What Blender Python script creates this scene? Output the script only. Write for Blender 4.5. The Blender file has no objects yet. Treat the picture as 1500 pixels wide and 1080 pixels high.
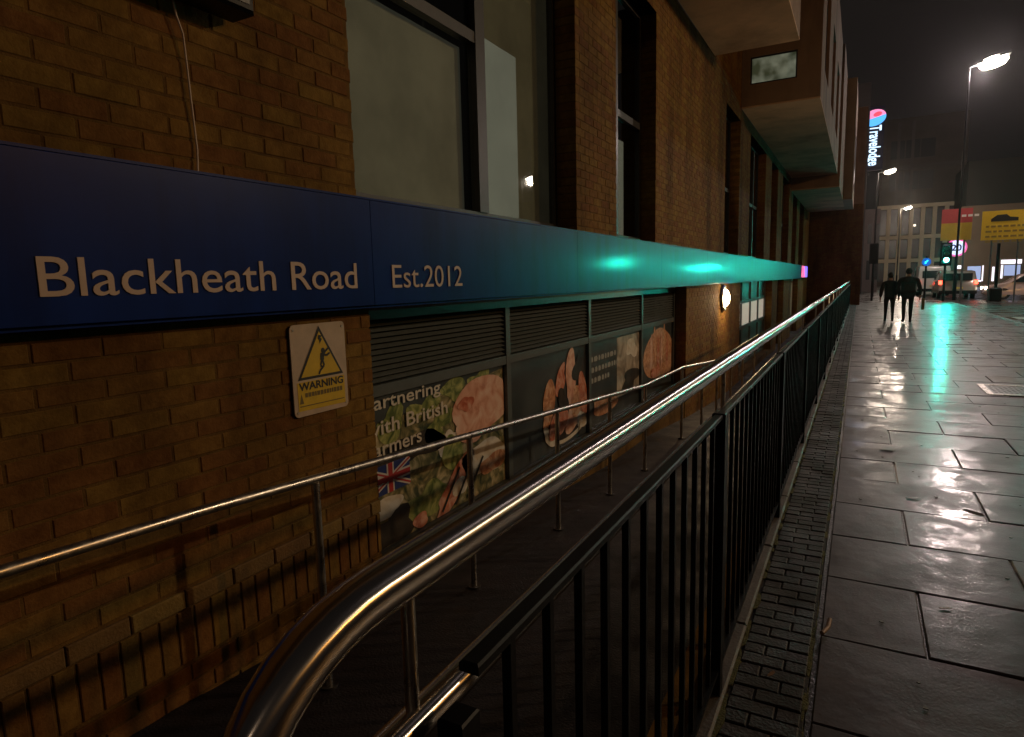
import bpy, bmesh, math, random
from mathutils import Vector, Matrix, noise
random.seed(7)
R = math.radians
scene = bpy.context.scene
COL = scene.collection

# ------------------------------------------------------------------ camera
EYE = 1.5
FPX = 930.0
AX = Vector((0.87867575, 0.04291677, -0.47548615))   # street-right axis in camera space (right, down, forward)
AY = Vector((0.4768138, -0.1290202, 0.86948398))     # along the street
AU = Vector((-0.02403188, -0.99071284, -0.13383023)) # up
cd = bpy.data.cameras.new("camera")
cd.sensor_width = 36.0
cd.lens = FPX / 1500 * 36
cd.clip_start = 0.05
cd.clip_end = 600
cam = bpy.data.objects.new("camera", cd)
COL.objects.link(cam)
rt = Vector((AX[0], AY[0], AU[0])); dn = Vector((AX[1], AY[1], AU[1])); fw = Vector((AX[2], AY[2], AU[2]))
rt.normalize(); fw = (fw - rt * fw.dot(rt)).normalized(); up = rt.cross(fw) * 1.0
m = Matrix((rt, up, -fw)).transposed().to_4x4()
m.translation = Vector((0, 0, EYE))
cam.matrix_world = m
scene.camera = cam

def at(px, py, y=None, x=None, z=None):
    """point of the real place seen at a pixel of the photograph, on a plane at a known distance"""
    d = Vector((px - 750, py - 540, FPX))
    r = Vector((d.dot(AX), d.dot(AY), d.dot(AU)))
    t = y / r.y if y is not None else (x / r.x if x is not None else (z - EYE) / r.z)
    return Vector((r.x * t, r.y * t, r.z * t + EYE))

# ------------------------------------------------------------------ night sky
w = bpy.data.worlds.new("World")
scene.world = w
w.use_nodes = True
wn = w.node_tree
bg = wn.nodes["Background"]
tc = wn.nodes.new("ShaderNodeTexCoord")
nz = wn.nodes.new("ShaderNodeTexNoise"); nz.inputs["Scale"].default_value = 1.6; nz.inputs["Detail"].default_value = 3
cr = wn.nodes.new("ShaderNodeValToRGB")
cr.color_ramp.elements[0].color = (0.0075, 0.0063, 0.0058, 1); cr.color_ramp.elements[0].position = 0.3
cr.color_ramp.elements[1].color = (0.0125, 0.0100, 0.0088, 1); cr.color_ramp.elements[1].position = 0.75
wn.links.new(tc.outputs["Generated"], nz.inputs["Vector"]); wn.links.new(nz.outputs["Fac"], cr.inputs["Fac"])
wn.links.new(cr.outputs["Color"], bg.inputs["Color"])
bg.inputs["Strength"].default_value = 0.85
scene.view_settings.view_transform = "Standard"
scene.view_settings.look = "None"
scene.view_settings.exposure = 0.0
scene.view_settings.gamma = 1.0
scene.view_settings.use_curve_mapping = False
scene.render.engine = "CYCLES"
scene.cycles.use_denoising = True
scene.cycles.max_bounces = 6
scene.cycles.diffuse_bounces = 3
scene.cycles.glossy_bounces = 4
scene.cycles.transmission_bounces = 6
scene.cycles.transparent_max_bounces = 8
scene.cycles.volume_bounces = 0
scene.cycles.sample_clamp_indirect = 4.0
scene.cycles.caustics_reflective = False
scene.cycles.caustics_refractive = False

# ------------------------------------------------------------------ materials
def nodes(m):
    return m.node_tree.nodes, m.node_tree.links

def mat(name, col, rough=0.6, metal=0.0, var=0.0, vscale=6.0, bump=0.0, bscale=60.0, rvar=0.0, rscale=3.0, island=0.0, coat=0.0, spec=0.5, col2=None):
    m = bpy.data.materials.new(name); m.use_nodes = True
    n, l = nodes(m)
    b = n["Principled BSDF"]
    b.inputs["Roughness"].default_value = rough
    b.inputs["Metallic"].default_value = metal
    b.inputs["Specular IOR Level"].default_value = spec
    b.inputs["Coat Weight"].default_value = coat
    b.inputs["Coat Roughness"].default_value = 0.12
    geo = n.new("ShaderNodeNewGeometry")
    fac = None
    if var or col2:
        t = n.new("ShaderNodeTexNoise"); t.inputs["Scale"].default_value = vscale; t.inputs["Detail"].default_value = 6
        t.inputs["Roughness"].default_value = 0.65
        l.new(geo.outputs["Position"], t.inputs["Vector"])
        c = n.new("ShaderNodeValToRGB")
        c.color_ramp.elements[0].position = 0.32; c.color_ramp.elements[1].position = 0.68
        a = [x * (1 - var) for x in col]; z = [min(1, x * (1 + var)) for x in (col2 or col)]
        c.color_ramp.elements[0].color = (*a, 1); c.color_ramp.elements[1].color = (*z, 1)
        l.new(t.outputs["Fac"], c.inputs["Fac"])
        src = c.outputs["Color"]
    else:
        rgb = n.new("ShaderNodeRGB"); rgb.outputs[0].default_value = (*col, 1); src = rgb.outputs[0]
    if island:
        oi = n.new("ShaderNodeObjectInfo")
        ad = n.new("ShaderNodeMath"); ad.operation = "ADD"
        l.new(oi.outputs["Random"], ad.inputs[0]); l.new(geo.outputs["Random Per Island"], ad.inputs[1])
        fr = n.new("ShaderNodeMath"); fr.operation = "FRACT"; l.new(ad.outputs[0], fr.inputs[0])
        mr = n.new("ShaderNodeMapRange")
        mr.inputs["To Min"].default_value = 1 - island; mr.inputs["To Max"].default_value = 1 + island
        l.new(fr.outputs[0], mr.inputs["Value"])
        hsv = n.new("ShaderNodeHueSaturation")
        l.new(mr.outputs[0], hsv.inputs["Value"])
        mr2 = n.new("ShaderNodeMapRange"); mr2.inputs["To Min"].default_value = 0.485; mr2.inputs["To Max"].default_value = 0.515
        l.new(fr.outputs[0], mr2.inputs["Value"]); l.new(mr2.outputs[0], hsv.inputs["Hue"])
        l.new(src, hsv.inputs["Color"]); src = hsv.outputs["Color"]
    l.new(src, b.inputs["Base Color"])
    if rvar:
        t = n.new("ShaderNodeTexNoise"); t.inputs["Scale"].default_value = rscale; t.inputs["Detail"].default_value = 7
        t.inputs["Roughness"].default_value = 0.6
        l.new(geo.outputs["Position"], t.inputs["Vector"])
        mr = n.new("ShaderNodeMapRange"); mr.inputs["From Min"].default_value = 0.35; mr.inputs["From Max"].default_value = 0.65
        mr.inputs["To Min"].default_value = max(0.02, rough - rvar); mr.inputs["To Max"].default_value = min(1, rough + rvar)
        l.new(t.outputs["Fac"], mr.inputs["Value"]); l.new(mr.outputs[0], b.inputs["Roughness"])
    if bump:
        t = n.new("ShaderNodeTexNoise"); t.inputs["Scale"].default_value = bscale; t.inputs["Detail"].default_value = 5
        l.new(geo.outputs["Position"], t.inputs["Vector"])
        bp = n.new("ShaderNodeBump"); bp.inputs["Strength"].default_value = bump; bp.inputs["Distance"].default_value = 0.01
        l.new(t.outputs["Fac"], bp.inputs["Height"]); l.new(bp.outputs[0], b.inputs["Normal"])
    return m

def emis(name, col, strength):
    m = bpy.data.materials.new(name); m.use_nodes = True
    b = m.node_tree.nodes["Principled BSDF"]
    b.inputs["Base Color"].default_value = (*[c * 0.5 for c in col], 1)
    b.inputs["Emission Color"].default_value = (*col, 1)
    b.inputs["Emission Strength"].default_value = strength
    return m

def glass(name, tint=(0.8, 0.85, 0.85), refl=0.12, rough=0.02):
    m = bpy.data.materials.new(name); m.use_nodes = True
    n, l = nodes(m)
    n.remove(n["Principled BSDF"])
    tr = n.new("ShaderNodeBsdfTransparent"); tr.inputs[0].default_value = (*tint, 1)
    gl = n.new("ShaderNodeBsdfGlossy"); gl.inputs["Roughness"].default_value = rough
    lw = n.new("ShaderNodeLayerWeight")
    pw = n.new("ShaderNodeMath"); pw.operation = "POWER"; pw.inputs[1].default_value = 4.0
    ad = n.new("ShaderNodeMath"); ad.operation = "MULTIPLY_ADD"; ad.inputs[1].default_value = 0.9; ad.inputs[2].default_value = 0.04
    mx = n.new("ShaderNodeMixShader")
    l.new(lw.outputs["Facing"], pw.inputs[0]); l.new(pw.outputs[0], ad.inputs[0]); l.new(ad.outputs[0], mx.inputs[0])
    l.new(tr.outputs[0], mx.inputs[1]); l.new(gl.outputs[0], mx.inputs[2])
    l.new(mx.outputs[0], n["Material Output"].inputs["Surface"])
    return m

M = {}
M["brick"] = mat("brick", (0.185, 0.092, 0.024), 0.88, var=0.16, vscale=18, bump=0.3, bscale=90, island=0.10, col2=(0.22, 0.118, 0.033), spec=0.12)
M["mortar"] = mat("mortar", (0.165, 0.092, 0.025), 0.95, var=0.3, vscale=10, bump=0.4, bscale=140, spec=0.2)
M["band"] = mat("band_brick", (0.17, 0.10, 0.028), 0.8, var=0.3, vscale=12, bump=0.4, bscale=90, island=0.2)
M["paver"] = mat("paver_brick", (0.020, 0.018, 0.018), 0.65, var=0.4, vscale=14, bump=0.5, bscale=80, island=0.35, rvar=0.14)
M["moss"] = mat("moss", (0.10, 0.10, 0.035), 0.95, var=0.5, vscale=25, bump=0.8, bscale=120)
M["render"] = mat("painted_render", (0.30, 0.21, 0.15), 0.9, var=0.12, vscale=1.6, bump=0.15, bscale=80)
M["render_pale"] = mat("pale_render", (0.42, 0.33, 0.24), 0.9, var=0.12, vscale=1.6, bump=0.15, bscale=80)
M["soffit"] = mat("soffit_board", (0.72, 0.50, 0.34), 0.8, var=0.15, vscale=1.2, bump=0.1, bscale=60)
M["concrete"] = mat("concrete", (0.085, 0.073, 0.066), 0.55, var=0.3, vscale=4, bump=0.3, bscale=70, rvar=0.15)
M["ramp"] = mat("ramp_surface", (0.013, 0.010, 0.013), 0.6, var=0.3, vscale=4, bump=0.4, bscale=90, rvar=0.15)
M["steel"] = mat("brushed_steel", (0.66, 0.63, 0.60), 0.23, 1.0)
M["steel_dull"] = mat("weathered_steel", (0.58, 0.55, 0.50), 0.34, 1.0, var=0.1, vscale=30, rvar=0.1, rscale=20)
M["black"] = mat("black_paint", (0.007, 0.007, 0.008), 0.42, var=0.3, vscale=30, bump=0.03, bscale=150, spec=0.18)
M["frame"] = mat("dark_window_frame", (0.035, 0.034, 0.034), 0.4, var=0.15, vscale=10)
M["frame_grey"] = mat("grey_glazing_frame", (0.10, 0.115, 0.115), 0.38, var=0.1, vscale=10)
M["louvre"] = mat("louvre_metal", (0.10, 0.11, 0.105), 0.42, var=0.15, vscale=15)
M["dark"] = mat("dark_interior", (0.02, 0.019, 0.018), 0.9)
M["blind"] = mat("roller_blind", (0.50, 0.43, 0.30), 0.9, var=0.2, vscale=1.5)
M["blind2"] = mat("cool_blind", (0.50, 0.48, 0.38), 0.9, var=0.1, vscale=1.5)
M["blind_dim"] = mat("brown_blind", (0.34, 0.28, 0.17), 0.9, var=0.2, vscale=1.5)  # darker brown than the other blinds
for k_, e_ in (("blind_dim", .022), ("blind", .028), ("blind2", .105)):      # emission added to the blinds in place of light from the rooms
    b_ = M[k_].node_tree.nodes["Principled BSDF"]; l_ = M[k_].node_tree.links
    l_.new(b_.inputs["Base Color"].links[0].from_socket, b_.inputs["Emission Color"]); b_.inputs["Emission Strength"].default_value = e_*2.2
M["glass"] = glass("window_glass")
M["fascia"] = mat("blue_fascia", (0.004, 0.028, 0.19), 0.34, var=0.12, vscale=2.5, bump=0.3, bscale=1.3, spec=0.12, coat=0.16)
M["fascia"].node_tree.nodes["Principled BSDF"].inputs["Coat Roughness"].default_value = 0.12
M["letters"] = mat("cream_letters", (0.62, 0.47, 0.38), 0.5, var=0.08, vscale=12)
M["asphalt"] = mat("wet_asphalt", (0.045, 0.043, 0.042), 0.3, var=0.35, vscale=3, bump=0.5, bscale=60, rvar=0.16, rscale=1.2)
M["white_paint"] = mat("road_paint", (0.7, 0.68, 0.62), 0.4, var=0.15, vscale=8)
M["white_plastic"] = mat("white_plastic", (0.66, 0.60, 0.50), 0.5, var=0.08, vscale=12)
M["yellow"] = mat("sign_yellow", (0.66, 0.44, 0.015), 0.5, var=0.1, vscale=16)
M["print_black"] = mat("print_black", (0.012, 0.011, 0.01), 0.5)
M["cable"] = mat("pale_cable", (0.62, 0.48, 0.38), 0.6)

def brushed(m_, aniso):
    n, l = nodes(m_); b = n["Principled BSDF"]; b.inputs["Anisotropic"].default_value = aniso
    v = n.new("ShaderNodeCombineXYZ"); v.inputs[1].default_value = 1.0; l.new(v.outputs[0], b.inputs["Tangent"])
brushed(M["steel"], .88)

def flag_mat():
    m = mat("wet_flagstone", (0.068, 0.057, 0.062), 0.36, var=0.35, vscale=5, bump=0.0, rvar=0.0, island=0.34, spec=0.28)
    n, l = nodes(m); b = n["Principled BSDF"]
    geo = n.new("ShaderNodeNewGeometry")
    big = n.new("ShaderNodeTexNoise"); big.inputs["Scale"].default_value = 2.3; big.inputs["Detail"].default_value = 5; big.inputs["Roughness"].default_value = 0.6
    l.new(geo.outputs["Position"], big.inputs["Vector"])
    mr = n.new("ShaderNodeMapRange"); mr.inputs["From Min"].default_value = 0.36; mr.inputs["From Max"].default_value = 0.60
    mr.inputs["To Min"].default_value = 0.30; mr.inputs["To Max"].default_value = 0.46
    l.new(big.outputs["Fac"], mr.inputs["Value"]); l.new(mr.outputs[0], b.inputs["Roughness"])
    fine = n.new("ShaderNodeTexNoise"); fine.inputs["Scale"].default_value = 85; fine.inputs["Detail"].default_value = 4
    l.new(geo.outputs["Position"], fine.inputs["Vector"])
    med = n.new("ShaderNodeTexNoise"); med.inputs["Scale"].default_value = 9; med.inputs["Detail"].default_value = 3
    l.new(geo.outputs["Position"], med.inputs["Vector"])
    # puddled patches are flat: relief fades with the roughness map
    st = n.new("ShaderNodeMapRange"); st.inputs["From Min"].default_value = 0.40; st.inputs["From Max"].default_value = 0.55
    st.inputs["To Min"].default_value = 0.12; st.inputs["To Max"].default_value = 0.5
    l.new(big.outputs["Fac"], st.inputs["Value"])
    b1 = n.new("ShaderNodeBump"); b1.inputs["Distance"].default_value = 0.0022
    l.new(st.outputs[0], b1.inputs["Strength"]); l.new(fine.outputs["Fac"], b1.inputs["Height"])
    b2 = n.new("ShaderNodeBump"); b2.inputs["Distance"].default_value = 0.006; b2.inputs["Strength"].default_value = 0.4
    l.new(med.outputs["Fac"], b2.inputs["Height"]); l.new(b1.outputs[0], b2.inputs["Normal"]); l.new(b2.outputs[0], b.inputs["Normal"])
    # film of water: a smoother coat where the stone is wettest
    cw = n.new("ShaderNodeMapRange"); cw.inputs["From Min"].default_value = 0.42; cw.inputs["From Max"].default_value = 0.54
    cw.inputs["To Min"].default_value = 0.85; cw.inputs["To Max"].default_value = 0.10
    l.new(big.outputs["Fac"], cw.inputs["Value"]); l.new(cw.outputs[0], b.inputs["Coat Weight"])
    b.inputs["Coat Roughness"].default_value = 0.13; b.inputs["Coat IOR"].default_value = 1.33
    l.new(b2.outputs[0], b.inputs["Coat Normal"])
    return m
M["flag"] = flag_mat()

def grime(m_, amount, scale, stretch=(1, 1, .25), dark=(.25, .22, .2), rough_up=0.0):
    """damp streaks and soot: a shape of its own in the surface, stretched downwards"""
    n, l = nodes(m_); b = n["Principled BSDF"]; src = b.inputs["Base Color"].links[0].from_socket
    g = n.new("ShaderNodeNewGeometry"); mp = n.new("ShaderNodeVectorMath"); mp.operation = "MULTIPLY"; mp.inputs[1].default_value = stretch
    l.new(g.outputs["Position"], mp.inputs[0])
    t = n.new("ShaderNodeTexNoise"); t.inputs["Scale"].default_value = scale; t.inputs["Detail"].default_value = 8; t.inputs["Roughness"].default_value = .6
    l.new(mp.outputs[0], t.inputs["Vector"])
    mr = n.new("ShaderNodeMapRange"); mr.inputs["From Min"].default_value = .46; mr.inputs["From Max"].default_value = .72; mr.inputs["To Max"].default_value = amount
    l.new(t.outputs["Fac"], mr.inputs["Value"])
    mx = n.new("ShaderNodeMix"); mx.data_type = "RGBA"; mx.blend_type = "MULTIPLY"
    l.new(mr.outputs[0], mx.inputs[0]); l.new(src, mx.inputs[6]); mx.inputs[7].default_value = (*dark, 1)
    l.new(mx.outputs[2], b.inputs["Base Color"])
grime(M["brick"], .85, 1.6); grime(M["mortar"], .85, 1.6); grime(M["fascia"], .6, 5.0, (1, 1, .15), (.35, .33, .33))
grime(M["render"], .7, 1.2); grime(M["soffit"], .6, .9, (1, 1, 1))

# ------------------------------------------------------------------ builders
class MB:
    def __init__(s): s.v = []; s.f = []
    def box(s, x0, x1, y0, y1, z0, z1):
        k = len(s.v)
        s.v += [(x0, y0, z0), (x1, y0, z0), (x1, y1, z0), (x0, y1, z0), (x0, y0, z1), (x1, y0, z1), (x1, y1, z1), (x0, y1, z1)]
        s.f += [(k, k+3, k+2, k+1), (k+4, k+5, k+6, k+7), (k, k+1, k+5, k+4), (k+1, k+2, k+6, k+5), (k+2, k+3, k+7, k+6), (k+3, k, k+4, k+7)]
        return s
    def cham(s, x0, x1, y0, y1, z0, z1, c=0.004, axis="z"):
        """box whose outer face (top for z, +x for x) has a chamfered edge"""
        k = len(s.v)
        if axis == "z":
            s.v += [(x0, y0, z0), (x1, y0, z0), (x1, y1, z0), (x0, y1, z0), (x0, y0, z1-c), (x1, y0, z1-c), (x1, y1, z1-c), (x0, y1, z1-c),
                    (x0+c, y0+c, z1), (x1-c, y0+c, z1), (x1-c, y1-c, z1), (x0+c, y1-c, z1)]
        else:
            s.v += [(x0, y0, z0), (x0, y1, z0), (x0, y1, z1), (x0, y0, z1), (x1-c, y0, z0), (x1-c, y1, z0), (x1-c, y1, z1), (x1-c, y0, z1),
                    (x1, y0+c, z0+c), (x1, y1-c, z0+c), (x1, y1-c, z1-c), (x1, y0+c, z1-c)]
        for i in range(4):
            j = (i+1) % 4
            s.f += [(k+i, k+j, k+4+j, k+4+i), (k+4+i, k+4+j, k+8+j, k+8+i)]
        s.f.append((k+8, k+9, k+10, k+11))
        return s
    def poly(s, pts, off=(0, 0, 0)):
        """prism: loop of points extruded by off (or a flat face)"""
        k = len(s.v); n = len(pts)
        s.v += [tuple(p) for p in pts]
        s.f.append(tuple(range(k, k+n)))
        if any(off):
            s.v += [tuple(Vector(p) + Vector(off)) for p in pts]
            s.f.append(tuple(range(k+2*n-1, k+n-1, -1)))
            for i in range(n):
                j = (i+1) % n
                s.f.append((k+i, k+n+i, k+n+j, k+j))
        return s
    def tube(s, pts, r, n=12, cap=True, closed=False):
        pts = [Vector(p) for p in pts]; rr = r if isinstance(r, (list, tuple)) else [r]*len(pts)
        rings = []; prev = None
        for i, p in enumerate(pts):
            if closed: d = pts[(i+1) % len(pts)] - pts[i-1]
            else: d = pts[min(i+1, len(pts)-1)] - pts[max(i-1, 0)]
            d.normalize()
            a = prev - d * prev.dot(d) if prev else d.cross(Vector((0, 0, 1)) if abs(d.z) < 0.9 else Vector((1, 0, 0)))
            a.normalize(); prev = a; b = d.cross(a)
            k = len(s.v); rings.append(k)
            for q in range(n):
                t = 2*math.pi*q/n
                s.v.append(tuple(p + (a*math.cos(t) + b*math.sin(t))*rr[i]))
        m_ = len(rings)
        for i in range(m_ if closed else m_-1):
            A, B = rings[i], rings[(i+1) % m_]
            for q in range(n):
                s.f.append((A+q, A+(q+1) % n, B+(q+1) % n, B+q))
        if cap and not closed:
            s.f.append(tuple(rings[0]+q for q in range(n-1, -1, -1))); s.f.append(tuple(rings[-1]+q for q in range(n)))
        return s
    def mesh(s, name, m_, smooth=False):
        me = bpy.data.meshes.new(name)
        me.from_pydata(s.v, [], s.f); me.update()
        if m_: me.materials.append(M[m_] if isinstance(m_, str) else m_)
        bm = bmesh.new(); bm.from_mesh(me); bmesh.ops.recalc_face_normals(bm, faces=bm.faces); bm.to_mesh(me); bm.free()
        if smooth:
            me.shade_smooth()
            if hasattr(me, "set_sharp_from_angle"): me.set_sharp_from_angle(angle=R(50))
        return me
    def build(s, name, m_, parent=None, smooth=False, loc=None):
        return link(name, s.mesh(name, m_, smooth), parent, loc)

def link(name, data, parent=None, loc=None):
    o = bpy.data.objects.new(name, data); COL.objects.link(o)
    if parent:
        o.parent = parent
        # parts are modelled in world coordinates: cancel the parent's placement
        o.matrix_parent_inverse = parent.matrix_basis.inverted() if loc is None else Matrix()
    if loc is not None: o.location = loc
    return o

def tag(o, label=None, cat=None, group=None, kind=None):
    if label: o["label"] = label
    if cat: o["category"] = cat
    if group: o["group"] = group
    if kind: o["kind"] = kind
    return o

def thing(name, label, cat, loc=(0, 0, 0), rz=0, group=None):
    o = bpy.data.objects.new(name, None); COL.objects.link(o)
    o.location = loc; o.rotation_euler = (0, 0, rz); o.empty_display_size = 0.1
    o.matrix_basis  # keep
    return tag(o, label, cat, group)

def local(name, mb, m_, parent, smooth=False):
    """part modelled in the thing's own coordinates"""
    o = bpy.data.objects.new(name, mb.mesh(name, m_, smooth)); COL.objects.link(o); o.parent = parent
    return o

def copy_tree(o, parent=None):
    c = o.copy(); COL.objects.link(c); c.parent = parent
    for ch in [k for k in COL.objects if k.parent == o and k is not c]: copy_tree(ch, c)
    return c

def text_mesh(name, body, width, height, m_, bold=0.0, matrix=None, parent=None, cap=0.73, thick=0.0):
    cu = bpy.data.curves.new(name, "FONT"); cu.body = body; cu.offset = bold; cu.extrude = thick; cu.resolution_u = 4
    tmp = bpy.data.objects.new(name, cu); COL.objects.link(tmp)
    dg = bpy.context.evaluated_depsgraph_get(); dg.update()
    me = bpy.data.meshes.new_from_object(tmp.evaluated_get(dg))
    bpy.data.objects.remove(tmp)
    xs = [v.co.x for v in me.vertices]; ys = [v.co.y for v in me.vertices]
    sx = width / (max(xs) - min(xs)); sy = height / (max(ys) - min(ys)) if height > 0 else sx
    x0, y0 = min(xs), min(ys)
    me.transform(Matrix.Diagonal((sx, sy, 1, 1)) @ Matrix.Translation((-x0, -y0, 0)))
    if matrix: me.transform(matrix)
    me.materials.clear(); me.materials.append(M[m_] if isinstance(m_, str) else m_)
    o = bpy.data.objects.new(name, me); COL.objects.link(o)
    if parent: o.parent = parent; o.matrix_parent_inverse = parent.matrix_basis.inverted()
    return o

def on_wall(x, y, z):   # text plane facing +X, reading along +Y
    return Matrix(((0, 0, 1, x), (1, 0, 0, y), (0, 1, 0, z), (0, 0, 0, 1)))
def facing(x, y, z):    # text plane facing -Y (towards the camera), reading along +X
    return Matrix(((1, 0, 0, x), (0, 0, -1, y), (0, 1, 0, z), (0, 0, 0, 1)))

XW, XG, XF = -2.37, -2.60, -2.25
YEND = 36.0

# ================================================================== SETTING
tag(MB().poly([(4.2, -40, -0.13), (400, -40, -0.13), (400, 400, -0.13), (-200, 400, -0.13), (-200, 39.2, -0.13), (4.2, 39.2, -0.13)]).build("road", "asphalt"), kind="structure")
tag(MB().poly([(-200, -40, -1.6), (420, -40, -1.6), (420, 420, -1.6), (-200, 420, -1.6)]).build("ground", "asphalt"), kind="structure")
# pavement bed, 25 mm under the flags' tops
M["pave_bed"] = mat("wet_joint_sand", (0.03, 0.026, 0.022), 0.35, var=.4, vscale=30, bump=.4)
pav = tag(MB().box(-0.1, 4.04, -6, 39.0, -0.3, -0.009).build("pavement", "pave_bed"), kind="structure")
# flagstones: rows 0.6 deep, 0.9 wide, broken bond
def flag_cells(r0, r1):
    for r in range(r0, r1):
        y0 = r * 0.6 - 0.2
        off = -0.6 if r % 2 else -1.05
        xs = [-0.085] + [off + 0.9*k for k in range(8) if -0.04 < off + 0.9*k < 3.95] + [4.03]
        for a, b in zip(xs[:-1], xs[1:]):
            yield a, b, y0, y0 + 0.6
def flag_box(mb, a, b, y0, y1, ox=0, oy=0):
    g = 0.0045
    t = [random.uniform(-0.0045, 0.0045) for _ in range(4)]
    k = len(mb.v)
    mb.cham(a+g-ox, b-g-ox, y0+g-oy, y1-g-oy, -0.05, 0.0, 0.005)
    for q, dz in zip(range(8, 12), t):
        v = mb.v[k+q]; mb.v[k+q] = (v[0], v[1], v[2]+dz); v = mb.v[k+q-4]; mb.v[k+q-4] = (v[0], v[1], v[2]+dz)
for a, b, y0, y1 in flag_cells(1, 27):
    mb = MB(); flag_box(mb, a, b, y0, y1, a, y0)
    o = bpy.data.objects.new("flagstone", mb.mesh("flagstone", "flag")); COL.objects.link(o)
    o.parent = pav; o.location = (a, y0, 0)
mb = MB()
for c in list(flag_cells(-9, 1)) + list(flag_cells(27, 65)): flag_box(mb, *c)
fs = mb.build("distant_flagstones", "flag", pav); fs["kind"] = "stuff"
mb = MB()
for k in range(-6, 43):
    mb.cham(4.045, 4.195, k*0.915+0.004, (k+1)*0.915-0.004, -0.2, 0.0, 0.012)
tag(mb.build("kerb", "concrete"), kind="structure")
# white road marking seen past the kerb
tag(MB().box(4.75, 5.9, 26.9, 28.2, -0.1295, -0.126).build("road_marking", "white_paint"), kind="structure")
mb = MB()
for k in range(4): mb.box(6.3, 6.42, -4+k*9, 1+k*9, -0.1295, -0.1255)
tag(mb.build("lane_line", "white_paint"), kind="structure")

# inspection cover in the pavement
c = thing("inspection_cover", "rectangular metal inspection cover set in the wet paving beyond the near flagstones", "cover", (2.05, 9.9, 0.004))
mb = MB()
for q in ((-.62, .62, -.42, -.36), (-.62, .62, .36, .42), (-.62, -.55, -.36, .36), (.55, .62, -.36, .36), (-.03, .03, -.36, .36)): mb.box(*q, 0.001, 0.009)
local("frame", mb, "steel_dull", c)
mb = MB().box(-.55, -.03, -.36, .36, 0.001, 0.004).box(.03, .55, -.36, .36, 0.001, 0.004)
for i in range(9):
    for j in range(6):
        for s0 in (-.52, .06): mb.box(s0+i*.052, s0+i*.052+.03, -.34+j*.115, -.34+j*.115+.05, 0.004, 0.0065)
local("lid", mb, "frame_grey", c)

# paved strip between railing and pavement
M["joint_grit"] = mat("joint_grit", (0.022, 0.020, 0.018), 0.8, var=.3, vscale=30, bump=.5)
strip = tag(MB().box(-0.36, -0.104, -2, YEND, -0.3, 0.003).build("paved_strip", "joint_grit"), kind="structure")
def strip_rows(k0, k1):
    for k in range(k0, k1):
        y = k * 0.0765
        s = 0.105 if k % 2 else 0.205
        x0, x1 = -0.352, -0.112
        yield x0, x0 + (x1-x0)*(s/0.31), y
        yield x0 + (x1-x0)*(s/0.31), x1, y
for a, b, y in strip_rows(16, 62):
    z = random.uniform(0.008, 0.013)
    mb = MB().cham(a+.003, b-.003, y+.003, y+.0735, -0.03, z, 0.004)
    mb.build("paver", "paver", strip)
mb = MB()
for a, b, y in list(strip_rows(-20, 16)) + list(strip_rows(62, 470)):
    mb.cham(a+.003, b-.003, y+.003, y+.0735, -0.03, random.uniform(0.008, 0.013), 0.004)
mb.build("distant_pavers", "paver", strip)["kind"] = "stuff"
mb = MB()
for k in range(-2, 40): mb.cham(-0.43, -0.362, k*0.9+.003, (k+1)*0.9-.003, -0.1, 0.028+random.uniform(-.002, .002), 0.008)
tag(mb.build("edging_kerb", "concrete"), kind="structure")
# moss in the two long joints
def moss(x, w, z, seed):
    random.seed(seed); mb = MB(); y = 0.8
    while y < 16:
        L = random.uniform(.02, .12); ww = w*random.uniform(.4, 1.4)
        pts = []
        for q in range(7):
            t = 2*math.pi*q/7; pts.append((x+ww*math.cos(t)*random.uniform(.6, 1), y+L*math.sin(t)*random.uniform(.6, 1), z))
        mb.poly(pts, (0, 0, random.uniform(.004, .010))); y += L*random.uniform(.7, 3)
    return mb
mb = moss(-0.108, .012, -.004, 3); mb2 = moss(-0.357, .016, .006, 4)
tag(mb.build("joint_moss", "moss"), kind="stuff"); tag(mb2.build("moss", "moss"), kind="stuff")
random.seed(11)
mb = MB()
for k in range(70):
    x, y = random.uniform(.0, 3.6), random.uniform(1.6, 11)
    r0 = random.uniform(.006, .014)
    mb.poly([(x+r0*random.uniform(.7, 1.1)*math.cos(R(q*45)), y+r0*random.uniform(.7, 1.1)*math.sin(R(q*45)), .0035) for q in range(8)], (0, 0, .0025))
tag(mb.build("gum_and_grit", mat("gum_grey", (.16, .15, .14), .6)), kind="stuff")
# litter and leaves on the paving
def leaf(x, y, z, s, a, m_, label):
    mb = MB(); pts = []
    for q in range(10):
        t = 2*math.pi*q/10
        r = s*(0.55+0.45*abs(math.cos(t)))*random.uniform(.8, 1.1)
        pts.append((r*math.cos(t), 0.5*r*math.sin(t), 0.0))
    mb.poly(pts, (0, 0, 0.0015))
    o = mb.build("fallen_leaf", m_); o.location = (x, y, z); o.rotation_euler = (R(random.uniform(-12, 12)), R(random.uniform(-12, 12)), a)
    tag(o, label, "leaf", "wet leaves lying on the paving")
M["leaf"] = mat("dead_leaf", (0.05, 0.035, 0.02), 0.4, var=0.4, vscale=40)
M["leaf2"] = mat("pale_leaf", (0.30, 0.20, 0.14), 0.45, var=0.3, vscale=40)
p = at(1385, 888, z=0.016); leaf(p.x, p.y, .006, .03, .4, "leaf2", "pale leaf on the flagstones, nearest on the open pavement")
p = at(1148, 992, z=0.016); leaf(-.23, p.y, .017, .022, 1.0, "leaf2", "small pale leaf lying on the brick strip under the railing")
p = at(1337, 731, z=0.0); leaf(p.x, p.y, .006, .045, .2, "leaf", "dark leaf left of the bright patch on the wet pavement")
p = at(1425, 752, z=0.0); leaf(p.x, p.y, .006, .06, -.3, "leaf", "larger dark leaf in the bright patch on the wet pavement")
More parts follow.
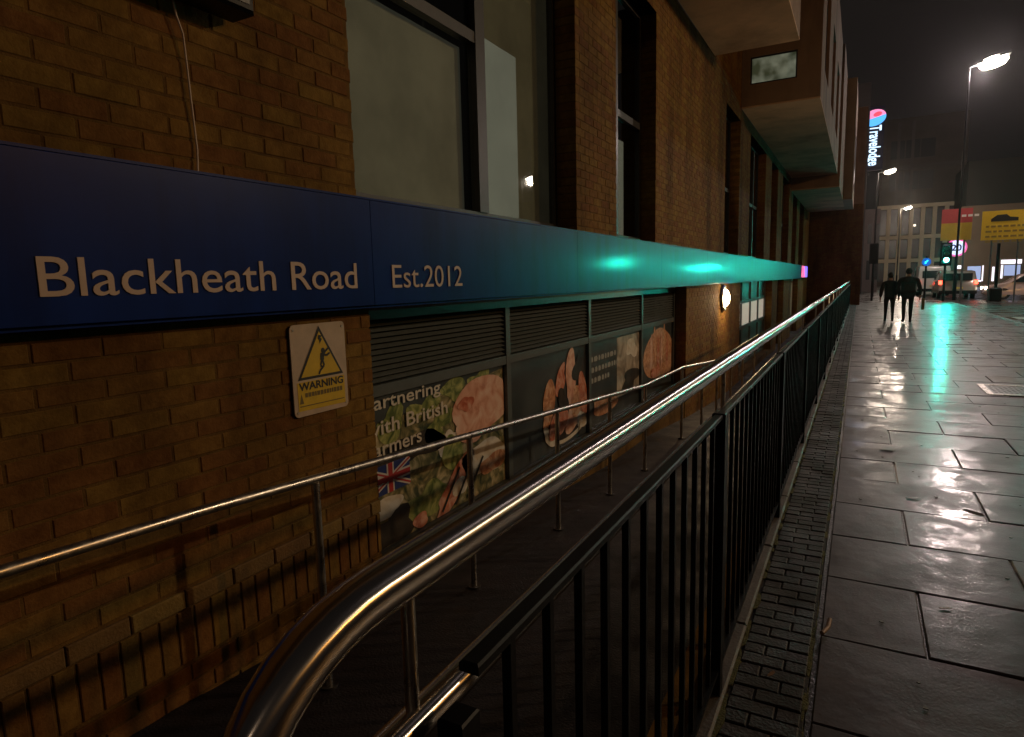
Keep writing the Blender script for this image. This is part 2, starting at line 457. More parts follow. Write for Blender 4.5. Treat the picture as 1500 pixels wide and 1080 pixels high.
p = at(1300, 660, z=0.0); leaf(p.x, p.y, .006, .06, .1, "leaf", "dark leaf farther up the pavement near the brick strip")
p = at(1318, 545, z=0.0); leaf(p.x, p.y, .006, .09, .1, "leaf", "farthest dark leaf beside the green reflection")
p = at(1208, 930, z=0.01)
o = MB().tube([(-.02, -.055, .0), (0.0, 0, .004), (.005, .055, .012)], .009, 8).build("cigarette_packet_scrap", "leaf2", smooth=True)
o.name = "wooden_stick"; o.location = (p.x+.01, p.y+.05, .018); tag(o, "short pale stick lying in the mossy joint beside the pavement", "stick")

# ramp well behind the railing: floor, retaining wall
RP = [(-3, .95), (.74, .78), (1.34, .75), (3.03, .63), (6.47, .39), (8.13, .37), (10.38, .19), (13.0, .04), (15.0, .03)]
def rail_z(y):
    for (a, za), (b, zb) in zip(RP[:-1], RP[1:]):
        if y <= b: return za + (zb-za)*(y-a)/(b-a)
    return RP[-1][1]
ys = [-3, .74, 1.34, 3.03, 6.47, 8.13, 10.38, 13.0, 15.0, YEND]
mb = MB()
for a, b in zip(ys[:-1], ys[1:]):
    za, zb = rail_z(a)-.93, rail_z(b)-.93
    mb.poly([(-2.7, a, za), (-.56, a, za), (-.56, b, zb), (-2.7, b, zb)])
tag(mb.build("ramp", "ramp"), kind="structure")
rw = tag(MB().box(-0.56, -0.435, -2, YEND, -1.3, -0.01).build("retaining_wall", "mortar"), "low brick retaining wall carrying the railing beside the ramp", "wall")

# ================================================================== BUILDING
bld = thing("apartment_building", "brown brick apartment building with dark tall windows and pale jutting upper storeys on the left", "building", (XW, 16, -0.9))
UP = [(2.66, 5.68), (6.80, 8.32), (13.1, 14.75), (16.2, 19.0), (20.3, 21.9), (23.3, 25.6), (27.0, 28.8), (30.2, 32.4)]
ZT = 4.80
LO = [(2.71, 10.08, -.22), (15.2, 21.2, -.75), (22.6, 24.6, -.95), (27.5, 30.5, -.95)]
def gaps(ops, a, b):
    out = []; y = a
    for o in ops:
        if o[0] > y: out.append((y, o[0]))
        y = o[1]
    if y < b: out.append((y, b))
    return out
back = MB()
def rects():
    for a, b in gaps(UP, -3, YEND): yield a, b, 1.97, ZT
    yield -3, 11.9, ZT, 5.29
    yield 11.902, 14.8, ZT, 9.4
    yield 14.802, YEND, ZT, 5.04
    for a, b in gaps(LO, -3, YEND): yield a, b, (0.30 if b < 3 else -1.2), 1.42
e = .006
for a, b, z0, z1 in rects(): back.box(XG-.05, XW-.0028, a+(e if a > -3 and z0 < ZT else 0), b-(e if b < YEND and z0 < ZT else 0), z0, z1)
back.box(XG-.05, XW-.0028, -3, YEND, 1.42+.0005, 1.97-.0005)      # behind the fascia
back.box(XG-.05, XW-.0028, -3, 2.71-e, -1.2, .2995)
back.box(XG-.05, XW-.012, 2.71-e, 10.08+e, -1.2, -.22)
for a, b, z in LO[1:]: back.box(XG-.05, XW-.012, a-e+.001, b+e-.001, -1.2, z)
back.build("wall", "mortar", bld)
near, far = [], []
def lay(a, b, z0, z1):
    k0 = math.floor(z0/.075); k = k0
    while k*.075 < z1-.02:
        za, zb = max(z0, k*.075), min(z1, (k+1)*.075)-.010
        if zb-za > .02:
            y = -4 + (.1125 if k % 2 else 0)
            while y < b:
                ya, yb = max(a, y), min(b, y+.215)
                if yb-ya > .03:
                    d = random.uniform(-.0015, .002)
                    cell = (ya, yb, za, zb, d)
                    (near if (yb < 5.9 and ya > .35 and zb < 3.1) else far).append(cell)
                y += .225
        k += 1
for r_ in rects(): lay(*r_)
near.sort(key=lambda c: math.dist((0, 0, 1.5), (XW, c[0], c[2])))
# the bricks that show largest are single pieces, the rest one mass
vis = [c_ for c_ in near]
pieces, rest = vis[:300], vis[300:]
bank = {}
for ya, yb, za, zb, d in pieces:
    key = (round(yb-ya, 3), round(zb-za, 3))
    if key not in bank:
        bank[key] = MB().cham(-.20, 0, 0, yb-ya, 0, zb-za, .003, "x").mesh("brick", "brick")
    o = bpy.data.objects.new("brick", bank[key]); COL.objects.link(o); o.parent = bld
    o.matrix_parent_inverse = bld.matrix_basis.inverted()
    o.location = (XW+d, ya, za); o.rotation_euler = (0, 0, R(random.uniform(-.35, .35)))
mb = MB()
for ya, yb, za, zb, d in rest + far: mb.cham(XW-.20, XW+d, ya, yb, za, zb, .003, "x")
mb.build("brickwork", "brick", bld)["kind"] = "stuff"
# string band and soldier course at the foot of the near wall
y = -1.2
while y < 2.70:
    b = min(y+.215, 2.705)
    if b-y > .03: MB().cham(XW-.1, XW+.014, y, b+.003 if b < 2.7 else b, .215, .288, .005, "x").build("band_brick", "band", bld)
    y += .225
y = -1.2
while y < 2.70:
    b = min(y+.066, 2.705)
    MB().cham(XW-.1, XW+.004+random.uniform(-.001, .001), y, b-.001, -.02, .205, .003, "x").build("soldier_brick", "brick", bld)
    y += .076
mb = MB()
for k in range(3):
    y = -1.2 + .1*(k % 2)
    while y < 2.70:
        mb.cham(XW-.1, XW+.004, y, min(y+.215, 2.705), -.26+k*.078, -.26+k*.078+.066, .003, "x"); y += .225
mb.build("footing_bricks", "brick", bld)["kind"] = "stuff"

# upper windows
def window(a, b, z0, z1, mulls=(), trans=(), blinds=(), parent=bld, fm="frame"):
    wn_ = MB()
    t = .055
    wn_.box(XG-.03, XG+.03, a+.004, a+t, z0, z1).box(XG-.03, XG+.03, b-t, b-.004, z0, z1)
    wn_.box(XG-.03, XG+.032, a+t, b-t, z0, z0+.06).box(XG-.03, XG+.03, a+t, b-t, z1-t, z1)
    for q, ww in mulls: wn_.box(XG-.03, XG+.045, q-ww/2, q+ww/2, z0+.06, z1-t)
    ed = [a+t] + [x for q, ww in mulls for x in (q-ww/2, q+ww/2)] + [b-t]
    for ti, (lo, hi) in enumerate(zip(ed[::2], ed[1::2])):
        for zt, which in trans:
            if which is None or which == ti: wn_.box(XG-.03, XG+.038, lo, hi, zt, zt+.08)
    w_ = wn_.build("window", fm, parent)
    for lo, hi in zip(ed[::2], ed[1::2]):
        g = MB().box(XG-.006, XG, lo-.01, hi+.01, z0+.05, z1-.04).build("pane", "glass", w_)
    MB().box(XG-.8, XG-.79, a-.2, b+.2, z0-.2, z1+.2).box(XG-.79, XG-.035, a-.2, a-.19, z0-.2, z1+.2).box(XG-.79, XG-.035, b+.19, b+.2, z0-.2, z1+.2).box(XG-.79, XG-.035, a-.19, b+.19, z0-.2, z0-.19).build("recess", "dark", w_)
    for (ya, yb, za, zb, m_, dx) in blinds:
        mb = MB(); n = max(2, int((yb-ya)/.09))
        for k in range(n):
            u0, u1 = ya+(yb-ya)*k/n, ya+(yb-ya)*(k+1)/n
            d0, d1 = dx+.0015*math.sin(k*1.7), dx+.0015*math.sin((k+1)*1.7)
            mb.poly([(XG-d0, u0, za), (XG-d1, u1, za), (XG-d1, u1, zb), (XG-d0, u0, zb)], (-.004, 0, 0))
        mb.build("blind", m_, w_, smooth=True)
    return w_
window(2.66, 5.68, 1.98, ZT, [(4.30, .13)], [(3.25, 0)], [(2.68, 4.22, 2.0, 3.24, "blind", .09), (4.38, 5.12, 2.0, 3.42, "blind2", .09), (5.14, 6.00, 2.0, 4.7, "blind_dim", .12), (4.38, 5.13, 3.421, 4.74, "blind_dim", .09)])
window(6.80, 8.32, 1.98, ZT, [(7.35, .08)], [(3.4, None)], [(7.42, 7.98, 2.0, 3.22, "blind2", .09)])
window(13.1, 14.75, 1.98, ZT, [(13.9, .08)], [(3.3, None)])
window(16.2, 19.0, 1.98, ZT, [(17.1, .08), (18.1, .08)], [(3.3, None)], [(17.2, 18.0, 2.0, 3.6, "blind2", .09), (16.3, 16.7, 2.0, 3.2, "blind2", .09)])
window(20.3, 21.9, 1.98, ZT, [(21.1, .08)], [(3.3, None)], [(21.2, 21.8, 2.0, 3.2, "blind", .09)])
window(23.3, 25.6, 1.98, ZT, [(24.4, .08)], [(3.3, None)], [(23.4, 24.3, 2.0, 3.3, "blind", .09)])
window(27.0, 28.8, 1.98, ZT, [(27.9, .08)], [(3.3, None)])
window(30.2, 32.4, 1.98, ZT, [(31.3, .08)], [(3.3, None)], [(30.3, 31.2, 2.0, 3.3, "blind", .09)])

# shop glazing: louvres over poster panels
BAY = [2.73, 4.61, 6.45, 8.36, 10.06]
fr = MB()
for i, yb in enumerate(BAY):
    fr.box(XG-.03, XG+.05, yb-.035 if i else yb+.0, yb+.035 if i < 4 else yb+.01, -.215, 1.30)
fr.box(XG-.03, XG+.055, 2.73, 10.07, 1.30, 1.40)
for a, b in zip(BAY[:-1], BAY[1:]):
    a2, b2 = a+.036, b-.036
    fr.box(XG-.028, XG+.047, a2, b2, .83, .90).box(XG-.028, XG+.047, a2, b2, -.215, -.16)
gs = fr.build("glazing_screen", "frame_grey", bld)
MB().box(XG-.30, XG-.29, 2.7, 10.1, -.22, 1.4).build("backing", "dark", gs)
sl = MB().poly([(0, 0, 0), (.035, 0, -.022), (.037, 0, -.019), (.002, 0, .003)], (0, 1, 0)).mesh("louvre_slat", "louvre")
for a, b in zip(BAY[:-1], BAY[1:]):
    for k in range(11):
        o = bpy.data.objects.new("louvre_slat", sl); COL.objects.link(o); o.parent = bld
        o.matrix_parent_inverse = bld.matrix_basis.inverted()
        o.location = (XG+.0, a+.037, .935+k*.0345); o.scale = (1, b-a-.074, 1)

# lower windows farther along, with pale translucent panels
lw = MB()
for yb in (15.2, 16.7, 18.2, 19.7, 21.14): lw.box(XG-.03, XG+.04, yb+.003, yb+.06, -.74, 1.40)
for a, b in zip((15.2, 16.7, 18.2, 19.7), (16.7, 18.2, 19.7, 21.14)):
    lw.box(XG-.028, XG+.037, a+.061, b+.002, .84, .92).box(XG-.028, XG+.037, a+.061, b+.002, .20, .28).box(XG-.028, XG+.037, a+.061, b+.002, -.74, -.66)
lwo = lw.build("lower_window", "frame_grey", bld)
M["lit_panel"] = emis("lit_frosted_panel", (1.0, 0.86, 0.68), 0.32)
for a, b in zip((15.2, 16.7, 18.2, 19.7), (16.7, 18.2, 19.7, 21.14)):
    MB().box(XG-.012, XG-.004, a+.061, b+.002, .281, .839).build("frosted_panel", "lit_panel", lwo)
    MB().box(XG-.012, XG-.004, a+.061, b+.002, -.659, .199).build("lower_panel", "frame_grey", lwo)
    MB().box(XG-.012, XG-.004, a+.061, b+.002, .921, 1.40).build("upper_panel", "frame", lwo)
# doors farther along
M["shop_glow"] = emis("lit_doorway_glass", (1.0, 0.80, 0.50), 0.10)
d = MB().box(XG-.03, XG+.03, 22.62, 22.70, -.95, 1.4).box(XG-.03, XG+.03, 23.56, 23.64, -.95, 1.4).box(XG-.03, XG+.03, 24.52, 24.58, -.95, 1.4).box(XG-.031, XG+.031, 22.62, 24.58, 1.3, 1.41).build("door", "frame", bld)
MB().box(XG-.012, XG-.004, 22.70, 23.56, -.6, 1.1).box(XG-.012, XG-.004, 23.64, 24.52, -.6, 1.1).build("pane", "shop_glow", d)
MB().box(XG+.03, XG+.06, 23.48, 23.50, -.1, .3).build("handle", "steel_dull", d)
d = MB().box(XG-.03, XG+.03, 27.52, 27.62, -.95, 1.4).box(XG-.03, XG+.03, 28.95, 29.05, -.95, 1.4).box(XG-.03, XG+.03, 30.38, 30.48, -.95, 1.4).box(XG-.031, XG+.031, 27.52, 30.48, 1.3, 1.41).build("door", "render_pale", bld)
MB().box(XG-.012, XG-.004, 27.62, 28.95, -.6, 1.2).box(XG-.012, XG-.004, 29.05, 30.38, -.6, 1.2).build("pane", "shop_glow", d)

# upper storeys that jut out over the ramp
def block(name, x1, y0, y1, z0, z1, m_, ops=()):
    """storey block: soffit, near face and street face with openings"""
    b = MB().box(XW-.0, x1-.12, y0+.12, y1-.001, z0+.03, z1).build(name, m_, bld)
    MB().box(XW+.001, x1, y0, y1, z0, z0+.029).build("soffit", "soffit", b)
    return b
b1 = block("jutting_storey", -1.03, -3.0, 11.9, 5.30, 9.5, "render")
MB().box(-1.149, -1.03, -3, 11.895, 5.331, 9.5).build("face", "render", b1)
b2 = MB().box(XW, -.98, 14.92, 26.0, 5.08, 9.4).build("jutting_storey", "render", bld)
MB().box(XW+.001, -.86, 14.8, 26.0, 5.05, 5.079).build("soffit", "soffit", b2)
# near end face of the second block, with its window opening
p0 = at(1099, 84, y=14.8); p1 = at(1168, 72, y=14.8); p2 = at(1168, 116, y=14.8); p3 = at(1099, 122, y=14.8)
wx0, wx1, wz0, wz1 = (p0.x+p3.x)/2, (p1.x+p2.x)/2, (p3.z+p2.z)/2, (p0.z+p1.z)/2
MB().box(XW+.001, wx0, 14.8, 14.918, 5.081, 9.4).box(wx1, -.86, 14.8, 14.918, 5.081, 9.4).box(wx0, wx1, 14.8, 14.918, 5.081, wz0).box(wx0, wx1, 14.8, 14.918, wz1, 9.4).build("face", "render", b2)
M["lit_glass"] = emis("dimly_lit_glass", (0.55, 0.66, 0.46), 0.16)
wf = MB().box(wx0, wx0+.03, 14.83, 14.9, wz0, wz1).box(wx1-.03, wx1, 14.83, 14.9, wz0, wz1).box(wx0+.03, wx1-.03, 14.83, 14.9, wz0, wz0+.03).box(wx0+.03, wx1-.03, 14.83, 14.9, wz1-.03, wz1).build("window", "frame", b2)
n, l = nodes(M["lit_glass"])
t = n.new("ShaderNodeTexNoise"); t.inputs["Scale"].default_value = 3.2; g_ = n.new("ShaderNodeNewGeometry"); l.new(g_.outputs["Position"], t.inputs["Vector"])
c_ = n.new("ShaderNodeValToRGB"); c_.color_ramp.elements[0].color = (.10, .14, .08, 1); c_.color_ramp.elements[1].color = (.85, .9, .65, 1); c_.color_ramp.elements[0].position = .35; c_.color_ramp.elements[1].position = .68
l.new(t.outputs["Fac"], c_.inputs["Fac"]); l.new(c_.outputs["Color"], n["Principled BSDF"].inputs["Emission Color"])
pn = MB().box(wx0+.03, wx1-.03, 14.86, 14.87, wz0+.03, wz1-.03).build("window_pane", "lit_glass", b2)
# street face of the second block with deep windows
sf = MB(); wy = [(16.0, 17.6), (19.2, 20.8), (22.4, 24.2)]
for a, b in gaps(wy, 14.919, 26.0): sf.box(-.979, -.86, a, b, 5.081, 9.4)
for a, b in wy: sf.box(-.979, -.86, a, b, 5.081, 5.9).box(-.979, -.86, a, b, 7.9, 9.4)
sf.build("face", "render", b2)
for a, b in wy:
    f_ = MB().box(-.97, -.93, a, a+.05, 5.9, 7.9).box(-.97, -.93, b-.05, b, 5.9, 7.9).box(-.97, -.93, (a+b)/2-.03, (a+b)/2+.03, 5.9, 7.9).box(-.971, -.929, a, b, 7.84, 7.9).build("window", "frame", b2)
b3 = MB().box(XW, -.78, 26.001, 35.3, 4.63, 9.4).build("jutting_storey", "render", bld)
MB().box(XW+.001, -.776, 26.0005, 35.3, 4.60, 4.629).build("soffit", "soffit", b3)
b4 = MB().box(-.779, -.42, 30.5, 35.3, 4.60, 9.4).build("bay", "render_pale", b3)
for k in range(2): MB().box(-.419, -.405, 31.2+k*2, 32.4+k*2, 5.3, 7.6).build("window", "frame", b3)
# wall that closes the ramp at its far end
ew = thing("end_wall", "tall brown brick wall closing the ramp where the railing ends", "wall", (-1.2, YEND+.1, -1))
MB().box(-2.6, .02, YEND-.001, YEND+.3, -1.2, 4.9).build("wall", "mortar", ew)
mb = MB(); k = 0
while -1.2+k*.075 < 4.85:
    x = -2.3 + (.1125 if k % 2 else 0)
    while x < .0:
        mb.box(x, min(x+.215, .03), YEND-.008, YEND+.1, -1.2+k*.075, -1.2+k*.075+.065); x += .225
    k += 1
mb.build("brickwork", "brick", ew)["kind"] = "stuff"
mb = MB().box(-2.6, -.0, YEND+.31, 60, -.13, 9.5); mb.build("upper_wall", "render", ew)

# ------------------------------------------------------------------ fascia sign
fa = thing("shop_fascia", "long blue shop fascia with cream lettering running the length of the building", "sign", (XF, 16, 1.4))
jy = [-3.0, -.25, 2.62, 5.4, 8.2, 11.0, 13.8, 16.6, 19.4, 22.2, 25.0, 27.8, 30.6]
for a, b in zip(jy[:-1], jy[1:]):
    MB().cham(XW+.003, XF, a+.0012, b-.0006, 1.40, 1.942, .0015, "x").build("panel", "fascia", fa)
MB().box(XW+.003, XF-.006, -3, 30.6, 1.945, 1.955).box(XW+.003, XF-.02, -3, 30.6, 1.385, 1.397).build("trim", "fascia", fa)
text_mesh("lettering", "Blackheath Road", 2.49-1.05, .127, "letters", .003, on_wall(XF+.0025, 1.05, 1.49), fa, thick=.002)
text_mesh("lettering", "Est.2012", 3.47-2.77, .127, "letters", -.002, on_wall(XF+.0025, 2.77, 1.487), fa, thick=.002)
# lit box sign on the far end of the fascia
bx = thing("illuminated_sign", "small glowing pink and blue box sign at the far end of the blue fascia", "sign", (XF, 31.8, 1.4))
M["sign_pink"] = emis("pink_light", (1.0, .10, .28), 1.6); M["sign_violet"] = emis("blue_violet_light", (.22, .16, 1.0), 1.6)
MB().box(XW, XF-.01, 30.75, 34.2, 1.40, 1.96).build("case", "black", bx)
MB().poly([(XF, 30.8, 1.43), (XF, 32.7, 1.43), (XF, 32.2, 1.93), (XF, 30.8, 1.93)], (-.008, 0, 0)).build("face", "sign_pink", bx)
MB().poly([(XF, 32.72, 1.43), (XF, 34.15, 1.43), (XF, 34.15, 1.93), (XF, 32.22, 1.93)], (-.008, 0, 0)).build("face", "sign_violet", bx)

# ------------------------------------------------------------------ warning plate
ws = thing("warning_sign", "rounded white and yellow WARNING plate with black triangle on the brick wall under the fascia", "sign", (XW+.01, 2.30, 1.1))
def rrect(x, y0, y1, z0, z1, r):
    pts = []
    for (cy, cz, a0) in ((y1-r, z1-r, 0), (y0+r, z1-r, 90), (y0+r, z0+r, 180), (y1-r, z0+r, 270)):
        for k in range(5):
            t = R(a0+k*22.5); pts.append((x, cy+r*math.cos(t), cz+r*math.sin(t)))
    return pts
xs = XW+.016
M["plate"] = mat("dirty_white_plate", (0.56, 0.43, 0.32), 0.5, var=0.12, vscale=9)
MB().poly(rrect(xs, 2.125, 2.49, .877, 1.325, .025), (-.006, 0, 0)).build("plate", "plate", ws)
MB().poly([(xs+.0012, 2.150, .905), (xs+.0012, 2.468, .900), (xs+.0012, 2.468, 1.045), (xs+.0012, 2.150, 1.045)]).build("text_panel", "yellow", ws)
tri = lambda s, x: [(x, 2.155+s*1.7, 1.055+s), (x, 2.462-s*1.7, 1.055+s), (x, 2.3085, 1.312-s*2.1)]
MB().poly(tri(0, xs+.0015)).build("triangle_border", "print_black", ws)
MB().poly(tri(.013, xs+.0025)).build("triangle", "yellow", ws)
def strk(mb, pts, wd, x):
    for (a, b) in zip(pts[:-1], pts[1:]):
        a = Vector(a); b = Vector(b); d_ = (b-a).normalized(); n_ = Vector((-d_.y, d_.x))*wd/2
        mb.poly([(x, *(a+n_)), (x, *(a-n_)), (x, *(b-n_)), (x, *(b+n_))])
mb = MB(); x = xs+.0036
mb.poly([(x, 2.327+.013*math.cos(R(k*30)), 1.187+.014*math.sin(R(k*30))) for k in range(12)])
strk(mb, [(2.322, 1.175), (2.318, 1.140)], .026, x)
for dx_, s in enumerate(([(2.318, 1.145), (2.306, 1.115), (2.322, 1.098)], [(2.320, 1.142), (2.330, 1.112), (2.300, 1.088), (2.292, 1.072)], [(2.322, 1.170), (2.350, 1.160), (2.372, 1.172)], [(2.322, 1.168), (2.343, 1.182), (2.362, 1.196)])):
    strk(mb, s, .011, x+.0003*(dx_+1))
mb.poly([(x+.002, 2.303, 1.268), (x+.002, 2.322, 1.262), (x+.002, 2.314, 1.250), (x+.002, 2.324, 1.246), (x+.002, 2.306, 1.222), (x+.002, 2.309, 1.243), (x+.002, 2.299, 1.246)])
mb.build("pictogram", "print_black", ws)
text_mesh("lettering", "WARNING", .300, .040, "print_black", .03, on_wall(xs+.0022, 2.158, 1.003), ws)
mb = MB(); random.seed(5)
y = 2.195
while y < 2.45:      # line of small print, not readable at this size
    L = random.uniform(.010, .02); mb.poly([(xs+.002, y, .968+random.uniform(-.002, .002)), (xs+.002, y+L, .968), (xs+.002, y+L, .990), (xs+.002, y, .990)]); y += L+.004
mb.poly([(xs+.002, 2.158, .94), (xs+.002, 2.184, .94), (xs+.002, 2.171, .99)])
mb.poly([(xs+.002, 2.158, .925), (xs+.002, 2.46, .922), (xs+.002, 2.46, .927), (xs+.002, 2.158, .930)])
mb.build("small_print", mat("faded_print", (.16, .11, .02), .6), ws)
mb = MB()
for yy, zz in ((2.145, 1.30), (2.47, 1.30), (2.145, .90), (2.47, .90)):
    mb.tube([(xs, yy, zz), (xs+.003, yy, zz)], .006, 8)
mb.build("screws", "steel_dull", ws)

# ------------------------------------------------------------------ posters behind the glass line
def pmat(name, c0, c1, c2, scale=3.0, dist=1.5, detail=3, rough=.35):
    m_ = bpy.data.materials.new(name); m_.use_nodes = True
    n, l = nodes(m_); b = n["Principled BSDF"]; b.inputs["Roughness"].default_value = rough
    g = n.new("ShaderNodeNewGeometry"); t = n.new("ShaderNodeTexNoise")
    t.inputs["Scale"].default_value = scale; t.inputs["Distortion"].default_value = dist; t.inputs["Detail"].default_value = detail
    l.new(g.outputs["Position"], t.inputs["Vector"])
    r = n.new("ShaderNodeValToRGB"); r.color_ramp.elements[0].position = .34; r.color_ramp.elements[0].color = (*c0, 1)
    r.color_ramp.elements[1].position = .66; r.color_ramp.elements[1].color = (*c2, 1)
    e_ = r.color_ramp.elements.new(.5); e_.color = (*c1, 1)
    l.new(t.outputs["Fac"], r.inputs["Fac"]); l.new(r.outputs["Color"], b.inputs["Base Color"])
    return m_
P = dict(
    salad=pmat("print_salad", (.04, .06, .035), (.22, .20, .09), (.60, .50, .30), 5, 2.5, 5),
    slate=pmat("print_slate", (.035, .042, .045), (.05, .058, .06), (.07, .08, .082), 2, .5),
    pink=pmat("print_pink_meat", (.60, .26, .17), (.78, .44, .32), (.86, .60, .48), 6, 1.2, 2),
    red=pmat("print_red_meat", (.48, .12, .06), (.64, .24, .15), (.72, .42, .32), 9, 1.5, 3),
    orange=pmat("print_orange_meat", (.44, .17, .08), (.66, .33, .18), (.76, .50, .32), 9, 2, 3),
    cream=pmat("print_cream", (.62, .52, .40), (.72, .66, .56), (.80, .75, .66), 9, 1, 3),
    green=pmat("print_green", (.10, .14, .04), (.26, .30, .09), (.48, .48, .18), 8, 2, 4),
    shade=pmat("print_dark", (.02, .018, .015), (.035, .03, .025), (.06, .05, .04), 5, 1, 3),
    beige=pmat("print_beige", (.18, .15, .12), (.40, .33, .25), (.60, .53, .44), 4, 1, 3),
)
def blob(x, cy, cz, ry, rz, m_, parent, name, seed=0, rough=.18, n=28, rot=0):
    rnd = random.Random(seed); ph = [rnd.uniform(0, 6.28) for _ in range(4)]; am = [rnd.uniform(.3, 1)*rough/(k+1) for k in range(4)]
    pts = []
    for q in range(n):
        t = 2*math.pi*q/n; s = 1+sum(am[k]*math.sin((k+2)*t+ph[k]) for k in range(4))
        a, b = ry*s*math.cos(t), rz*s*math.sin(t)
        pts.append((x, cy+a*math.cos(rot)-b*math.sin(rot), cz+a*math.sin(rot)+b*math.cos(rot)))
    return MB().poly(pts).build(name, P[m_], parent)
def clipblob(x, cy, cz, ry, rz, m_, parent, name, y0, y1, z0, z1, **kw):
    o = blob(x, cy, cz, ry, rz, m_, parent, name, **kw)
    for v in o.data.vertices:
        v.co.y = min(max(v.co.y, y0), y1); v.co.z = min(max(v.co.z, z0), z1)
    return o
PX = XG+.012
def poster(i, base, label):
    a, b = BAY[i]+.037, BAY[i+1]-.037
    t = thing("window_poster", label, "poster", (PX, (a+b)/2, .33), 0, "food posters filling the shop's ground floor glazing")
    MB().box(PX-.006, PX, a, b, -.158, .828).build("sheet", P[base], t)
    return t, a, b
t, a, b = poster(0, "salad", "poster reading Partnering with British Farmers with a union flag and pink meat")
X = [PX+.0015*(k+1) for k in range(14)]
lim = dict(y0=a+.002, y1=b-.002, z0=-.156, z1=.826)
MB().poly([(X[0], a, .60), (X[0], a+.9, .72), (X[0], b, .80), (X[0], b, .828), (X[0], a, .828)]).build("dark_top", P["slate"], t)
for k, (cy, cz, ry, rz, m_) in enumerate(((3.1, .62, .16, .09, "green"), (3.45, .66, .17, .08, "green"), (3.62, .50, .16, .10, "green"), (3.3, .42, .3, .12, "shade"), (3.72, .36, .14, .10, "cream"), (3.86, .72, .2, .08, "green"), (4.2, .74, .18, .08, "green"))):
    clipblob(X[1], cy, cz, ry, rz, m_, t, "leafy_print", seed=k, rough=.5, **lim)
    for v in t.children[-1].data.vertices if False else (): pass
clipblob(X[3], 4.23, .56, .40, .235, "pink", t, "meat_print", seed=3, rough=.10, **lim)
clipblob(X[4], 4.05, .40, .22, .11, "pink", t, "meat_print", seed=6, rough=.22, **lim)
clipblob(X[5], 3.98, .60, .10, .06, "red", t, "meat_print", seed=8, rough=.3, **lim)
clipblob(X[2], 3.78, .27, .13, .13, "green", t, "pear_print", seed=9, **lim)
clipblob(X[3], 4.25, .12, .34, .14, "cream", t, "bread_print", seed=12, rough=.25, **lim)
clipblob(X[4], 4.36, .05, .20, .08, "orange", t, "bread_print", seed=14, rough=.25, **lim)
clipblob(X[3], 3.80, .02, .30, .10, "red", t, "meat_print", seed=15, rough=.3, rot=.5, **lim)
clipblob(X[4], 3.86, -.01, .10, .07, "cream", t, "cream_print", seed=17, rough=.2, rot=.5, **lim)
clipblob(X[2], 3.45, .00, .24, .14, "green", t, "leafy_print", seed=18, rough=.4, **lim)
clipblob(X[5], 3.36, -.10, .09, .05, "red", t, "tomato_print", seed=19, **lim)
clipblob(X[4], 3.05, -.06, .22, .12, "shade", t, "dark_print", seed=21, rough=.4, **lim)
clipblob(X[3], 3.02, .10, .16, .07, "cream", t, "plate_print", seed=22, **lim)
strips = MB()
for q in range(3): strk(strips, [(3.62+q*.17, -.13), (3.86+q*.17, .14)], .022, X[6])
strips.build("grill_print", P["shade"], t)
for k, (s_, wd) in enumerate((("Partnering", .80), ("with British", .88), ("Farmers", .56))):
    text_mesh("lettering", s_, wd, .115 if k == 0 else .095, mat("poster_letters", (.66, .60, .50), .5), .012, on_wall(X[8], 2.845, .715-k*.135), t)
# small union flag
fl = MB().box(X[7], X[8], 2.86, 3.26, .195, .385).build("flag_field", mat("flag_blue", (.02, .04, .18), .5), t)
mb = MB(); fy0, fy1, fz0, fz1 = 2.86, 3.26, .195, .385
strk(mb, [(fy0, fz0+.01), (fy1, fz1-.01)], .034, X[8]+.0006); strk(mb, [(fy0, fz1-.01), (fy1, fz0+.01)], .034, X[8]+.0008)
strk(mb, [(fy0, .29), (fy1, .29)], .062, X[8]+.001); strk(mb, [(3.06, fz0), (3.06, fz1)], .07, X[8]+.0012)
mb.build("flag_white_crosses", mat("flag_white", (.66, .60, .55), .5), t)
mb = MB()
strk(mb, [(fy0, fz0+.01), (fy1, fz1-.01)], .012, X[8]+.0014); strk(mb, [(fy0, fz1-.01), (fy1, fz0+.01)], .012, X[8]+.0016)
strk(mb, [(fy0, .29), (fy1, .29)], .036, X[8]+.0018); strk(mb, [(3.06, fz0), (3.06, fz1)], .042, X[8]+.002)
mb.build("flag_red_crosses", mat("flag_red", (.48, .035, .03), .5), t)

t, a, b = poster(1, "slate", "dark slate poster of red and pink meat piled on a glass plate")
lim = dict(y0=a+.002, y1=b-.002, z0=-.156, z1=.826)
clipblob(X[1], 5.88, .02, .52, .15, "cream", t, "plate_print", seed=31, rough=.05, **lim)
clipblob(X[2], 5.86, .05, .48, .14, "shade", t, "plate_print", seed=31, rough=.05, **lim)
for k, (cy, cz, ry, rz, m_, ro) in enumerate(((5.45, .33, .10, .20, "orange", -.6), (5.72, .52, .07, .16, "red", -.7), (5.98, .50, .11, .24, "pink", -.15), (6.22, .60, .14, .13, "shade", .1), (6.30, .30, .08, .22, "red", .2), (5.65, .10, .17, .12, "red", .3), (6.05, .08, .20, .10, "pink", .1), (6.28, .02, .10, .09, "cream", 0), (5.45, .00, .12, .06, "cream", -.4), (6.12, .25, .10, .14, "orange", .1), (5.78, .26, .09, .15, "shade", .1))):
    clipblob(X[3+k % 6], cy, cz, ry*1.3, rz*1.2, m_, t, "meat_print", seed=40+k, rough=.25, rot=ro, **lim)
t, a, b = poster(2, "slate", "dark poster with three lines of small pale writing beside a beige kitchen picture")
lim = dict(y0=a+.002, y1=b-.002, z0=-.156, z1=.826)
MB().poly([(X[1], 7.42, .05), (X[1], b-.002, .05), (X[1], b-.002, .80), (X[1], 7.42, .80)]).build("picture", P["beige"], t)
